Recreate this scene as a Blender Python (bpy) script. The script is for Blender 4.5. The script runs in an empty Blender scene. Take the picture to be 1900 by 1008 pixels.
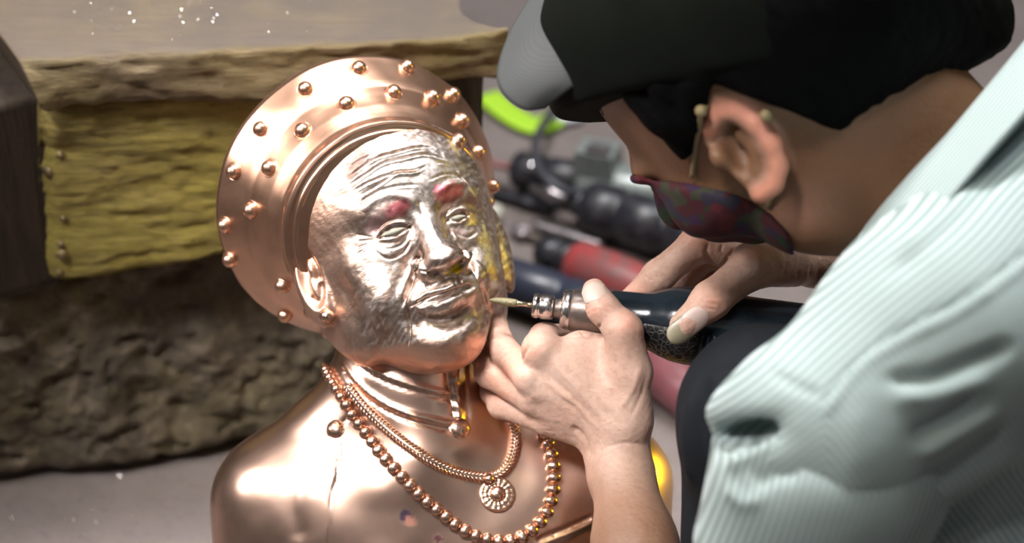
import bpy, bmesh, math, random
import numpy as np
from mathutils import Vector, Matrix
from mathutils.bvhtree import BVHTree

random.seed(7)
RNG = np.random.default_rng(7)
SC = bpy.context.scene
COL = SC.collection

# ------------------------------------------------------------------ camera
FPX = 70.0 / 36.0 * 1900.0
PITCH = math.radians(35.0)
CAM_H = 1.17
SP, CP = math.sin(PITCH), math.cos(PITCH)
cam_data = bpy.data.cameras.new('camera')
cam_data.lens = 70.0
cam_data.sensor_width = 36.0
cam_data.clip_start = 0.05
cam_data.dof.use_dof = True
cam_data.dof.focus_distance = 1.380
cam_data.dof.aperture_fstop = 3.5
cam = bpy.data.objects.new('camera', cam_data)
COL.objects.link(cam)
cam.location = (0, 0, CAM_H)
cam.rotation_euler = (math.pi / 2 - PITCH, 0, 0)
SC.camera = cam

# ------------------------------------------------------------------ light
SC.view_settings.view_transform = 'Standard'
SC.view_settings.look = 'None'
SC.view_settings.gamma = 1.0
SC.view_settings.use_curve_mapping = False
SC.view_settings.exposure = 0.0
world = bpy.data.worlds.new('workshop_surroundings')
SC.world = world
world.use_nodes = True
wn = world.node_tree.nodes; wl = world.node_tree.links           # dim below, paler towards the roof, the same all round
wtc = wn.new('ShaderNodeTexCoord'); wsp = wn.new('ShaderNodeSeparateXYZ'); wrp = wn.new('ShaderNodeValToRGB')
wl.new(wtc.outputs['Generated'], wsp.inputs[0]); wl.new(wsp.outputs[2], wrp.inputs[0])
wrp.color_ramp.elements[0].position = 0.0; wrp.color_ramp.elements[0].color = (0.36, 0.335, 0.32, 1)
wrp.color_ramp.elements[1].position = 0.9; wrp.color_ramp.elements[1].color = (0.95, 0.92, 0.92, 1)
wl.new(wrp.outputs[0], wn['Background'].inputs[0])
wn['Background'].inputs[1].default_value = 0.16

def area(name, loc, target, size, energy, color=(1, 1, 1), size_y=None):
    l = bpy.data.lights.new(name, 'AREA')
    l.energy = energy
    l.color = color
    l.shape = 'RECTANGLE'
    l.size = size
    l.size_y = size_y or size
    o = bpy.data.objects.new(name, l)
    COL.objects.link(o)
    o.location = loc
    d = Vector(target) - Vector(loc)
    o.rotation_euler = d.to_track_quat('-Z', 'Y').to_euler()
    return o

area('overhead_lamp', (-0.12, 1.64, 1.95), (0.05, 1.2, 0.3), 0.50, 42, (1.0, 0.97, 0.975), 0.32)
area('roof_window', (-0.70, 0.50, 2.00), (-0.13, 1.17, 0.30), 0.7, 1.5, (1.0, 0.965, 0.95), 0.42).data.spread = math.radians(18)  # added narrow fill from the front for highlights on the bust
area('side_window', (-1.55, 0.95, 1.55), (-0.1, 1.2, 0.35), 0.45, 2.2, (1.0, 0.95, 0.93), 0.9).data.spread = math.radians(40)  # added fill from the left for highlights on headdress, cheek and shoulder
area('cool_skylight', (0.85, 1.62, 2.1), (0.4, 1.0, 0.45), 0.5, 20, (0.90, 0.96, 1.0), 0.5)
area('yellow_work_lamp', (0.80, 1.31, 0.60), (-0.25, 1.30, 0.27), 0.3, 0.09, (1.0, 0.80, 0.03), 0.04).data.spread = math.radians(50)
area('low_yellow_lamp', (0.62, 1.30, 0.27), (0.045, 1.10, 0.215), 0.10, 0.09, (1.0, 0.78, 0.02), 0.05).data.spread = math.radians(24)  # added yellow fill that tints the bust shoulder and the forearm
area('yellow_bulb', (-0.01, 0.997, 1.90), (-0.01, 1.0, 0.3), 0.22, 1.3, (1.0, 0.85, 0.05), 0.02)

# ------------------------------------------------------------------ frames
# camera frame in millimetres: x right, y up, z towards the camera; world in metres
MC = np.array([[1, 0, 0], [0, SP, -CP], [0, CP, SP]], float)
def P(px, py, d):
    return np.array([(px - 950.0) / FPX * d, -(py - 504.0) / FPX * d, -d], float)
def W(c):
    c = np.asarray(c, float)
    w = c @ MC.T / 1000.0
    w[..., 2] += CAM_H
    return w
def PIX(c):
    c = np.asarray(c, float)
    return 950.0 + FPX * c[..., 0] / -c[..., 2], 504.0 - FPX * c[..., 1] / -c[..., 2]
def floor_c(px, py, h_mm=0.0):
    r = np.array([(px - 950.0) / FPX, -(py - 504.0) / FPX, -1.0])
    v = r @ MC.T
    t = (CAM_H * 1000.0 - h_mm) / -v[2]
    return r * t
def to_c(w):
    w = np.asarray(w, float).copy()
    w[..., 2] -= CAM_H
    return w @ MC * 1000.0

# ------------------------------------------------------------------ objects
def link(name, me, mat=None, parent=None, origin=None):
    """me has world coordinates; the object origin goes to `origin` (world)."""
    o = bpy.data.objects.new(name, me)
    COL.objects.link(o)
    if origin is not None:
        ov = Vector([float(a) for a in origin])
        me.transform(Matrix.Translation(-ov))
        o.matrix_world = Matrix.Translation(ov)
        bas = Matrix.Translation(ov)
    else:
        bas = Matrix.Identity(4)
    if mat is not None:
        me.materials.append(mat)
    if parent is not None:
        o.parent = parent
        o.matrix_parent_inverse = ABS[parent.name].inverted()
    ABS[o.name] = bas
    return o
ABS = {}
def empty(name, loc, parent=None):
    o = bpy.data.objects.new(name, None)
    o.empty_display_size = 0.05
    COL.objects.link(o)
    o.location = [float(a) for a in loc]
    ABS[o.name] = Matrix.Translation(Vector(o.location))
    if parent is not None:
        o.parent = parent
        o.matrix_parent_inverse = ABS[parent.name].inverted()
    return o
def tag(o, label=None, cat=None, group=None, kind=None):
    if label: o['label'] = label
    if cat: o['category'] = cat
    if group: o['group'] = group
    if kind: o['kind'] = kind
    return o

def mesh_np(name, V, F, smooth=True):
    """V world metres (n,3); F (m,4) or (m,3) int arrays or list of such."""
    me = bpy.data.meshes.new(name)
    Fs = F if isinstance(F, list) else [F]
    Fs = [np.asarray(f, np.int32) for f in Fs if len(f)]
    V = np.asarray(V, np.float32)
    me.vertices.add(len(V))
    me.vertices.foreach_set('co', V.ravel())
    nl = sum(f.size for f in Fs)
    npoly = sum(len(f) for f in Fs)
    me.loops.add(nl)
    me.loops.foreach_set('vertex_index', np.concatenate([f.ravel() for f in Fs]))
    me.polygons.add(npoly)
    st, tot, s = [], [], 0
    for f in Fs:
        k = f.shape[1]
        st.append(s + np.arange(len(f)) * k)
        s += f.size
    me.polygons.foreach_set('loop_start', np.concatenate(st).astype(np.int32))
    me.update(calc_edges=True)
    me.polygons.foreach_set('use_smooth', np.full(npoly, smooth))
    me.validate()
    return me
def set_attr(me, name, vals):
    vals = np.asarray(vals, np.float32)
    if vals.ndim == 1:
        a = me.attributes.new(name, 'FLOAT', 'POINT')
        a.data.foreach_set('value', vals)
    else:
        a = me.attributes.new(name, 'FLOAT_COLOR', 'POINT')
        if vals.shape[1] == 3:
            vals = np.hstack([vals, np.ones((len(vals), 1), np.float32)])
        a.data.foreach_set('color', vals.ravel())

def vnormals(V, F):
    V = np.asarray(V, float)
    a = V[F[:, 2]] - V[F[:, 0]]
    b = V[F[:, 3 % F.shape[1]]] - V[F[:, 1]] if F.shape[1] == 4 else V[F[:, 1]] - V[F[:, 0]]
    n = np.cross(a, b) if F.shape[1] == 4 else np.cross(b, a)
    N = np.zeros_like(V)
    for k in range(F.shape[1]):
        for j in range(3):
            N[:, j] += np.bincount(F[:, k], n[:, j], len(V))
    return N / (np.linalg.norm(N, axis=1, keepdims=True) + 1e-12)

def vnoise(p, scale, seed=0):
    """smooth value noise in -1..1"""
    q = np.asarray(p, float) / scale + seed * 17.31
    i = np.floor(q).astype(np.int64)
    f = q - i
    f = f * f * (3 - 2 * f)
    def h(a, b, c):
        x = (a * 73856093) ^ (b * 19349663) ^ (c * 83492791) ^ (seed * 1013904223)
        x = (x ^ (x >> 13)) * 1274126177
        x = x ^ (x >> 16)
        return (x & 0xffff) / 32767.5 - 1.0
    r = 0
    for dx in (0, 1):
        for dy in (0, 1):
            for dz in (0, 1):
                w = (f[..., 0] if dx else 1 - f[..., 0]) * (f[..., 1] if dy else 1 - f[..., 1]) * (f[..., 2] if dz else 1 - f[..., 2])
                r = r + w * h(i[..., 0] + dx, i[..., 1] + dy, i[..., 2] + dz)
    return r
def fbm(p, scale, octs=3, seed=0):
    r, a = 0, 1.0
    for k in range(octs):
        r = r + a * vnoise(p, scale / 2 ** k, seed + k)
        a *= 0.5
    return r

# ------------------------------------------------------------------ distance-field sculpting
class Field:
    def __init__(s, lo, hi, h):
        s.lo = np.asarray(lo, float); s.h = float(h)
        s.n = np.ceil((np.asarray(hi, float) - s.lo) / h).astype(int) + 1
        s.D = np.full(s.n, 30.0, np.float32)
    def box(s, lo, hi):
        a = np.clip(np.floor((np.asarray(lo) - s.lo) / s.h).astype(int), 0, s.n)
        b = np.clip(np.ceil((np.asarray(hi) - s.lo) / s.h).astype(int) + 1, 0, s.n)
        sl = tuple(slice(a[i], b[i]) for i in range(3))
        ax = [(s.lo[i] + s.h * np.arange(a[i], b[i])).astype(np.float32) for i in range(3)]
        return sl, ax[0][:, None, None], ax[1][None, :, None], ax[2][None, None, :]
    @staticmethod
    def smin(a, b, k):
        if k <= 0: return np.minimum(a, b)
        h = np.maximum(k - np.abs(a - b), 0) / k
        return np.minimum(a, b) - h * h * (k * 0.25)
    def put(s, sl, d, k, mode):
        if mode == 'add': s.D[sl] = s.smin(s.D[sl], d, k)
        elif mode == 'cut': s.D[sl] = -s.smin(-s.D[sl], d, k)
        else: s.D[sl] = -s.smin(-s.D[sl], -d, k)      # intersect
    def _cone(s, X, Y, Z, a, b, ra, rb):
        ab = b - a; L2 = float(ab @ ab) + 1e-9
        t = np.clip(((X - a[0]) * ab[0] + (Y - a[1]) * ab[1] + (Z - a[2]) * ab[2]) / L2, 0, 1)
        dx, dy, dz = X - a[0] - t * ab[0], Y - a[1] - t * ab[1], Z - a[2] - t * ab[2]
        return np.sqrt(dx * dx + dy * dy + dz * dz) - (ra + (rb - ra) * t)
    def cone(s, a, b, ra, rb, k=6, mode='add'):
        a, b = np.asarray(a, float), np.asarray(b, float)
        m = max(ra, rb) + k + 3 * s.h + 4
        sl, X, Y, Z = s.box(np.minimum(a, b) - m, np.maximum(a, b) + m)
        s.put(sl, s._cone(X, Y, Z, a, b, ra, rb), k, mode)
    def chain(s, pts, rad, kin=5, k=2.5):
        pts = [np.asarray(p, float) for p in pts]
        m = max(rad) + k + kin + 3 * s.h + 4
        sl, X, Y, Z = s.box(np.min(pts, 0) - m, np.max(pts, 0) + m)
        d = None
        for i in range(len(pts) - 1):
            e = s._cone(X, Y, Z, pts[i], pts[i + 1], rad[i], rad[i + 1])
            d = e if d is None else s.smin(d, e, kin)
        s.put(sl, d, k, 'add')
    def ell(s, c, r, R=None, k=6, mode='add'):
        c, r = np.asarray(c, float), np.asarray(r, float)
        R = np.eye(3) if R is None else np.asarray(R, float)      # columns = axes
        ext = np.sqrt(((R * r) ** 2).sum(1)) + k + 3 * s.h + 4
        sl, X, Y, Z = s.box(c - ext, c + ext)
        x, y, z = X - c[0], Y - c[1], Z - c[2]
        q = [(x * R[0, i] + y * R[1, i] + z * R[2, i]) for i in range(3)]
        k0 = np.sqrt(sum((q[i] / r[i]) ** 2 for i in range(3)))
        k1 = np.sqrt(sum((q[i] / r[i] ** 2) ** 2 for i in range(3))) + 1e-9
        s.put(sl, k0 * (k0 - 1) / k1, k, mode)
    def plane(s, p, n, k=0):
        """keep the side the normal points away from"""
        n = np.asarray(n, float); n = n / np.linalg.norm(n)
        sl, X, Y, Z = s.box(s.lo, s.lo + s.h * s.n)
        d = (X - p[0]) * n[0] + (Y - p[1]) * n[1] + (Z - p[2]) * n[2]
        s.put(sl, np.broadcast_to(d, s.D[sl].shape).astype(np.float32), k, 'isect')
    def mesh(s, iters=1):
        """surface nets -> verts, quads"""
        D = s.D; S = D < 0
        c = [S[i:i + S.shape[0] - 1, j:j + S.shape[1] - 1, k:k + S.shape[2] - 1] for i in (0, 1) for j in (0, 1) for k in (0, 1)]
        cnt = sum(a.astype(np.int8) for a in c)
        act = (cnt > 0) & (cnt < 8)
        I = np.argwhere(act)
        idx = np.full(act.shape, -1, np.int32)
        idx[act] = np.arange(len(I))
        acc = np.zeros((len(I), 3)); w = np.zeros(len(I))
        offs = [(i, j, k) for i in (0, 1) for j in (0, 1) for k in (0, 1)]
        val = {o: D[I[:, 0] + o[0], I[:, 1] + o[1], I[:, 2] + o[2]] for o in offs}
        for o in offs:
            for ax in range(3):
                if o[ax] == 0:
                    p = list(o); p[ax] = 1; p = tuple(p)
                    a, b = val[o], val[p]
                    m = (a < 0) != (b < 0)
                    t = np.where(m, a / np.where(m, a - b, 1), 0)
                    q = np.tile(np.array(o, float), (len(I), 1)); q[:, ax] += t
                    acc += q * m[:, None]; w += m
        V = s.lo + s.h * (I + acc / w[:, None])
        Q = []
        for ax in range(3):
            sa = [slice(None)] * 3; sb = [slice(None)] * 3
            sa[ax] = slice(0, -1); sb[ax] = slice(1, None)
            A, B = S[tuple(sa)], S[tuple(sb)]
            for flip in (0, 1):
                E = np.argwhere((A & ~B) if not flip else (~A & B))
                u, v = [(1, 2), (2, 0), (0, 1)][ax]
                ok = (E[:, u] > 0) & (E[:, v] > 0) & (E[:, u] < act.shape[u]) & (E[:, v] < act.shape[v])
                E = E[ok]
                def g(du, dv):
                    e = E.copy(); e[:, u] -= du; e[:, v] -= dv
                    return idx[e[:, 0], e[:, 1], e[:, 2]]
                q = np.stack([g(1, 1), g(0, 1), g(0, 0), g(1, 0)], 1)
                Q.append(q if not flip else q[:, ::-1])
        Q = np.concatenate(Q)
        Q = Q[(Q >= 0).all(1)]
        for _ in range(iters):                                  # light smoothing
            V = smooth_step(V, Q, 0.5)
        return V, Q
def smooth_step(V, Q, f):
    a = np.zeros_like(V); n = np.bincount(Q.ravel(), minlength=len(V)).astype(float)
    for k in range(4):
        for j in range(3):
            a[:, j] += np.bincount(Q[:, k], V[Q[:, (k + 1) % 4], j] + V[Q[:, (k + 3) % 4], j], len(V))
    a /= np.maximum(2 * n, 1)[:, None]
    return V * (1 - f) + a * f

def seg_dist(px, py, pts):
    """distance in px from points to a polyline and the running parameter 0..1"""
    pts = np.asarray(pts, float)
    best = np.full(len(px), 1e9); par = np.zeros(len(px))
    L = np.linalg.norm(np.diff(pts, axis=0), axis=1); tot = L.sum(); s0 = 0
    for i in range(len(pts) - 1):
        a, b = pts[i], pts[i + 1]
        ab = b - a
        t = np.clip(((px - a[0]) * ab[0] + (py - a[1]) * ab[1]) / (ab @ ab + 1e-9), 0, 1)
        d = np.hypot(px - a[0] - t * ab[0], py - a[1] - t * ab[1])
        m = d < best
        best[m] = d[m]; par[m] = (s0 + t[m] * L[i]) / tot
        s0 += L[i]
    return best, par
def smoothline(pts, n=40):
    """Catmull-Rom through points"""
    p = np.asarray(pts, float)
    q = np.vstack([2 * p[0] - p[1], p, 2 * p[-1] - p[-2]])
    out = []
    m = len(p) - 1
    for u in np.linspace(0, m, n):
        i = min(int(u), m - 1); t = u - i
        a, b, c, d = q[i], q[i + 1], q[i + 2], q[i + 3]
        out.append(0.5 * ((2 * b) + (-a + c) * t + (2 * a - 5 * b + 4 * c - d) * t * t + (-a + 3 * b - 3 * c + d) * t ** 3))
    return np.array(out)
class Sculpt:
    """vertex sculpting of a mesh in the camera frame (mm): strokes placed where the photograph shows them"""
    def __init__(s, V, Q):
        s.V, s.Q = np.array(V, float), Q
        s.refresh()
    def refresh(s):
        s.N = vnormals(s.V, s.Q)
        s.px, s.py = PIX(s.V)
        vd = -s.V / np.linalg.norm(s.V, axis=1, keepdims=True)
        s.face = np.clip((s.N * vd).sum(1) * 3.0 + 0.1, 0, 1)
    def groove(s, pts, w, depth, n=30, taper=True, sharp=2.0):
        """push in along a polyline (depth>0) or raise a ridge (depth<0)"""
        L = smoothline(pts, n) if len(pts) > 2 else np.asarray(pts, float)
        lo, hi = L.min(0) - 4 * w, L.max(0) + 4 * w
        m = (s.px > lo[0]) & (s.px < hi[0]) & (s.py > lo[1]) & (s.py < hi[1]) & (s.face > 0)
        i = np.where(m)[0]
        if not len(i): return
        d, t = seg_dist(s.px[i], s.py[i], L)
        a = np.exp(-(d / w) ** sharp) * depth * s.face[i]
        if taper: a = a * np.clip(np.minimum(t, 1 - t) * 6 + 0.15, 0, 1)
        s.V[i] -= s.N[i] * a[:, None]
    def bump(s, x, y, rx, ry, h, ang=0.0):
        c, q = math.cos(ang), math.sin(ang)
        dx, dy = s.px - x, s.py - y
        u, v = (dx * c + dy * q) / rx, (-dx * q + dy * c) / ry
        a = np.exp(-(u * u + v * v)) * h * s.face
        i = np.where(np.abs(a) > 1e-3)[0]
        s.V[i] += s.N[i] * a[i, None]

def warp_px(V, src, dst, sig=45.0, mask=None):
    """move points across the view so that pixels src land on dst (gaussian blend)"""
    src, dst = np.asarray(src, float), np.asarray(dst, float)
    K = np.exp(-((src[:, None] - src[None]) ** 2).sum(2) / (2 * sig * sig)) + 1e-3 * np.eye(len(src))
    wts = np.linalg.solve(K, dst - src)
    px, py = PIX(V)
    G = np.exp(-((px[:, None] - src[:, 0]) ** 2 + (py[:, None] - src[:, 1]) ** 2) / (2 * sig * sig))
    off = G @ wts
    if mask is not None: off *= mask[:, None]
    sc = -V[:, 2] / FPX
    V = V.copy()
    V[:, 0] += off[:, 0] * sc
    V[:, 1] -= off[:, 1] * sc
    return V

def frame_from(z, x=None):
    z = np.asarray(z, float); z = z / np.linalg.norm(z)
    x = np.array([1.0, 0, 0]) if x is None else np.asarray(x, float)
    x = x - z * (x @ z)
    if np.linalg.norm(x) < 1e-6:
        x = np.array([0, 1.0, 0]); x = x - z * (x @ z)
    x = x / np.linalg.norm(x)
    return np.stack([x, np.cross(z, x), z], 1)

def lathe_geo(a, axis, prof, n=32, R=None, wob=None):
    """profile [(t,r)] along axis from a; returns verts, quads (any frame/unit)"""
    R = frame_from(axis) if R is None else R
    th = np.linspace(0, 2 * math.pi, n, endpoint=False)
    V = []
    for (t, r) in prof:
        V.append(np.asarray(a) + t * R[:, 2] + r * (np.cos(th)[:, None] * R[:, 0] + np.sin(th)[:, None] * R[:, 1]))
    V = np.concatenate(V)
    F = []
    m = len(prof)
    i = np.arange(n); j = (i + 1) % n
    for k in range(m - 1):
        F.append(np.stack([k * n + i, k * n + j, (k + 1) * n + j, (k + 1) * n + i], 1))
    F = np.concatenate(F)
    return V, F
def merge(parts):
    V, F, o = [], [], 0
    for v, f in parts:
        V.append(v); F.append(f + o); o += len(v)
    return np.concatenate(V), np.concatenate(F)
def tube_geo(pts, rad, n=12, flat=None, up=None, capped=True):
    """tube through points; rad scalar or list; flat=(a,b) scales of the section"""
    pts = np.asarray(pts, float); m = len(pts)
    rad = np.broadcast_to(np.asarray(rad, float), (m,)) if np.ndim(rad) == 0 else np.asarray(rad, float)
    T = np.gradient(pts, axis=0); T /= np.linalg.norm(T, axis=1, keepdims=True) + 1e-12
    x = np.array([0, 0, 1.0]) if up is None else np.asarray(up, float)
    th = np.linspace(0, 2 * math.pi, n, endpoint=False)
    fa, fb = flat or (1, 1)
    V = []
    for i in range(m):
        xx = x - T[i] * (x @ T[i])
        if np.linalg.norm(xx) < 1e-6:
            xx = np.array([1.0, 0, 0]) - T[i] * T[i][0]
        xx /= np.linalg.norm(xx)
        yy = np.cross(T[i], xx)
        if up is None: x = xx
        V.append(pts[i] + rad[i] * (fa * np.cos(th)[:, None] * xx + fb * np.sin(th)[:, None] * yy))
    if capped:
        V = [np.repeat(pts[:1], n, 0)] + V + [np.repeat(pts[-1:], n, 0)]
    k = len(V)
    V = np.concatenate(V)
    i = np.arange(n); j = (i + 1) % n
    F = np.concatenate([np.stack([q * n + i, q * n + j, (q + 1) * n + j, (q + 1) * n + i], 1) for q in range(k - 1)])
    return V, F
def grid_box(o, e, size, n, disp=None):
    """subdivided box in any frame; o corner, e 3x3 columns axes, size 3, n 3 counts; disp(p,N)->offset"""
    parts = []
    for ax in range(3):
        u, v = [(1, 2), (2, 0), (0, 1)][ax]
        for side in (0, 1):
            a, b = np.meshgrid(np.linspace(0, 1, n[u] + 1), np.linspace(0, 1, n[v] + 1), indexing='ij')
            L = np.zeros(a.shape + (3,))
            L[..., u] = a * size[u]; L[..., v] = b * size[v]; L[..., ax] = side * size[ax]
            I = np.arange(a.size).reshape(a.shape)
            q = np.stack([I[:-1, :-1], I[1:, :-1], I[1:, 1:], I[:-1, 1:]], -1).reshape(-1, 4)
            parts.append((L.reshape(-1, 3), q if side else q[:, ::-1]))
    L, F = merge(parts)
    # weld
    key = np.round(L / 1e-4).astype(np.int64)
    _, first, inv = np.unique(key, axis=0, return_index=True, return_inverse=True)
    inv = inv.ravel()
    L = L[first]; F = inv[F]
    if disp is not None:
        L = disp(L)
    return np.asarray(o) + L @ np.asarray(e).T, F

# ------------------------------------------------------------------ material helpers
class Mat:
    def __init__(s, name):
        s.m = bpy.data.materials.new(name); s.m.use_nodes = True
        s.nt = s.m.node_tree; s.N = s.nt.nodes; s.L = s.nt.links
        s.b = s.N['Principled BSDF']
        s.tc = s.N.new('ShaderNodeTexCoord')
        s.co = s.tc.outputs['Object']
    def set(s, **kw):
        for k, v in kw.items():
            i = s.b.inputs[k.replace('_', ' ')]
            if hasattr(v, 'is_linked') or isinstance(v, bpy.types.NodeSocket): s.L.new(v, i)
            else: i.default_value = v if not isinstance(v, tuple) or len(v) == 4 or k == 'Subsurface_Radius' else (*v, 1)
        return s
    def map(s, scale=(1, 1, 1), rot=(0, 0, 0), src=None):
        n = s.N.new('ShaderNodeMapping')
        n.inputs['Scale'].default_value = scale; n.inputs['Rotation'].default_value = rot
        s.L.new(src or s.co, n.inputs['Vector'])
        return n.outputs[0]
    def noise(s, scale, detail=4, rough=0.55, dist=0.0, vec=None):
        n = s.N.new('ShaderNodeTexNoise')
        n.inputs['Scale'].default_value = scale; n.inputs['Detail'].default_value = detail
        n.inputs['Roughness'].default_value = rough; n.inputs['Distortion'].default_value = dist
        s.L.new(vec or s.co, n.inputs['Vector'])
        return n.outputs[0]
    def voro(s, scale, feat='F1', out='Distance', vec=None, rnd=1.0):
        n = s.N.new('ShaderNodeTexVoronoi'); n.feature = feat
        n.inputs['Scale'].default_value = scale; n.inputs['Randomness'].default_value = rnd
        s.L.new(vec or s.co, n.inputs['Vector'])
        return n.outputs[out]
    def ramp(s, f, stops, interp='LINEAR'):
        n = s.N.new('ShaderNodeValToRGB'); e = n.color_ramp.elements; n.color_ramp.interpolation = interp
        while len(e) < len(stops): e.new(0.5)
        for i, (p, c) in enumerate(stops):
            e[i].position = p
            e[i].color = (*c, 1) if not np.isscalar(c) else (c, c, c, 1)
        s.L.new(f, n.inputs[0])
        return n.outputs[0]
    def mix(s, f, a, b, mode='MIX'):
        n = s.N.new('ShaderNodeMix'); n.data_type = 'RGBA'; n.blend_type = mode
        for v, i in ((f, n.inputs[0]), (a, n.inputs[6]), (b, n.inputs[7])):
            if isinstance(v, bpy.types.NodeSocket): s.L.new(v, i)
            else: i.default_value = v if np.isscalar(v) else (*v, 1)
        return n.outputs[2]
    def math(s, op, a, b=0.0, clamp=False):
        n = s.N.new('ShaderNodeMath'); n.operation = op; n.use_clamp = clamp
        for v, i in ((a, n.inputs[0]), (b, n.inputs[1])):
            if isinstance(v, bpy.types.NodeSocket): s.L.new(v, i)
            else: i.default_value = v
        return n.outputs[0]
    def attr(s, name, out='Color'):
        n = s.N.new('ShaderNodeAttribute'); n.attribute_name = name
        return n.outputs[out]
    def bump(s, h, strength=0.3, dist=0.002, chain=None):
        n = s.N.new('ShaderNodeBump')
        n.inputs['Strength'].default_value = strength; n.inputs['Distance'].default_value = dist
        s.L.new(h, n.inputs['Height'])
        if chain is not None: s.L.new(chain, n.inputs['Normal'])
        s.L.new(n.outputs[0], s.b.inputs['Normal'])
        return n.outputs[0]

def simple(name, col, rough=0.5, metal=0.0, var=0.15, scale=60, bump=0.15, spec=0.5):
    m = Mat(name)
    n = m.noise(scale, 4)
    c = m.mix(n, tuple(x * (1 - var) for x in col), tuple(min(1, x * (1 + var)) for x in col))
    m.set(Base_Color=c, Metallic=metal, Specular_IOR_Level=spec)
    m.set(Roughness=m.ramp(m.noise(scale * 2.3, 3), [(0.3, max(0, rough - 0.08)), (0.7, min(1, rough + 0.08))]))
    if bump: m.bump(n, bump, 0.001)
    return m.m
# ================================================================== SETTING
def ray_dir(px, py):
    return Vector(list(np.array([(px - 950.0) / FPX, -(py - 504.0) / FPX, -1.0]) @ MC.T)).normalized()
def bvh_of(V, F):
    return BVHTree.FromPolygons([tuple(v) for v in V], [tuple(int(a) for a in f) for f in F])
CAMV = Vector((0, 0, CAM_H))
def hit(bvh, px, py):
    loc, nor, i, d = bvh.ray_cast(CAMV, ray_dir(px, py))
    if loc is None:                                             # just past the outline: nearest point to the ray
        q = CAMV + ray_dir(px, py) * 1.45
        for _ in range(6):
            loc, nor, i, d = bvh.find_nearest(q)
            q = CAMV + ray_dir(px, py) * (loc - CAMV).length
    return np.array(loc), np.array(nor)

# floor: dusty lilac grey ground
m = Mat('dusty_ground')
n1 = m.noise(9, 6, 0.6); n2 = m.noise(160, 3, 0.7); n3 = m.noise(45, 5, 0.6)
c = m.ramp(n1, [(0.3, (0.13, 0.106, 0.096)), (0.7, (0.215, 0.178, 0.163))])
c = m.mix(m.ramp(n3, [(0.42, 0.0), (0.62, 0.7)]), c, (0.17, 0.141, 0.137))
c = m.mix(m.ramp(n2, [(0.55, 0.0), (0.75, 0.6)]), c, (0.09, 0.077, 0.077))
m.set(Base_Color=c, Roughness=0.85)
m.bump(n2, 0.35, 0.002)
M_ground = m.m
gx, gy = np.meshgrid(np.linspace(-3, 3, 121), np.linspace(-0.6, 5.4, 121), indexing='ij')
gv = np.stack([gx, gy, 0 * gx], -1).reshape(-1, 3)
gv[:, 2] = 0.0025 * (fbm(gv, 0.35, 3, 3) - 1.2)
I = np.arange(121 * 121).reshape(121, 121)
gq = np.stack([I[:-1, :-1], I[1:, :-1], I[1:, 1:], I[:-1, 1:]], -1).reshape(-1, 4)
tag(link('floor', mesh_np('floor', gv, gq), M_ground), 'dusty lilac grey workshop ground', kind='structure')

# ---- bench
def wood(name, dark, light, yellow=None, grain=(3, 40, 40), bump=0.5, rough=0.7, dust=None):
    m = Mat(name)
    v = m.map(grain)
    g = m.noise(6, 8, 0.65, 0.6, v)
    f = m.noise(28, 5, 0.7, 0.2, v)
    b = m.noise(7, 4, 0.6)
    c = m.ramp(g, [(0.28, dark), (0.72, light)])
    if yellow: c = m.mix(m.ramp(b, [(0.35, 0.15), (0.65, 0.85)]), c, yellow)
    c = m.mix(m.ramp(f, [(0.3, 0.55), (0.5, 0.0)]), c, tuple(x * 0.35 for x in dark))
    if dust: c = m.mix(m.ramp(m.noise(14, 6, 0.65), [(0.35, 0.35), (0.7, 1.0)]), c, dust)
    m.set(Base_Color=c, Roughness=rough, Specular_IOR_Level=0.35)
    bb = m.bump(g, bump, 0.006)
    m.bump(f, bump * 0.8, 0.002, bb)
    return m.m
M_plank = wood('weathered_plank_wood', (0.075, 0.05, 0.032), (0.27, 0.20, 0.125), (0.24, 0.185, 0.075), (2.2, 24, 24), dust=None)
M_beam = wood('yellowed_beam_wood', (0.075, 0.048, 0.018), (0.36, 0.275, 0.075), (0.33, 0.265, 0.05), (2.0, 16, 16), 0.8, 0.5)  # yellow lamplight on the beam is put into its wood colour
M_dark = wood('old_dark_wood', (0.016, 0.011, 0.008), (0.06, 0.042, 0.027), None, (16, 16, 2.0), 0.6)
# dusty top of the plank comes from a normal-driven dust layer
nt = M_plank.node_tree
geo = nt.nodes.new('ShaderNodeNewGeometry'); sep = nt.nodes.new('ShaderNodeSeparateXYZ')
nt.links.new(geo.outputs['Normal'], sep.inputs[0])
rp = nt.nodes.new('ShaderNodeValToRGB'); rp.color_ramp.elements[0].position = 0.55; rp.color_ramp.elements[1].position = 0.95
nt.links.new(sep.outputs[2], rp.inputs[0])
mx = nt.nodes.new('ShaderNodeMix'); mx.data_type = 'RGBA'
dn = nt.nodes.new('ShaderNodeTexNoise'); dn.inputs['Scale'].default_value = 16; dn.inputs['Detail'].default_value = 6
tcn = nt.nodes.new('ShaderNodeTexCoord'); nt.links.new(tcn.outputs['Object'], dn.inputs['Vector'])
mul = nt.nodes.new('ShaderNodeMath'); mul.operation = 'MULTIPLY'
r2 = nt.nodes.new('ShaderNodeValToRGB'); r2.color_ramp.elements[0].position = 0.25; r2.color_ramp.elements[0].color = (.55, .55, .55, 1); r2.color_ramp.elements[1].position = 0.6
nt.links.new(dn.outputs[0], r2.inputs[0])
nt.links.new(rp.outputs[0], mul.inputs[0]); nt.links.new(r2.outputs[0], mul.inputs[1])
bs = nt.nodes['Principled BSDF']; old = bs.inputs['Base Color'].links[0].from_socket
nt.links.new(old, mx.inputs[6]); mx.inputs[7].default_value = (0.098, 0.077, 0.062, 1)
nt.links.new(mul.outputs[0], mx.inputs[0])
eg = nt.nodes.new('ShaderNodeAttribute'); eg.attribute_name = 'endgrain'
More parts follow.
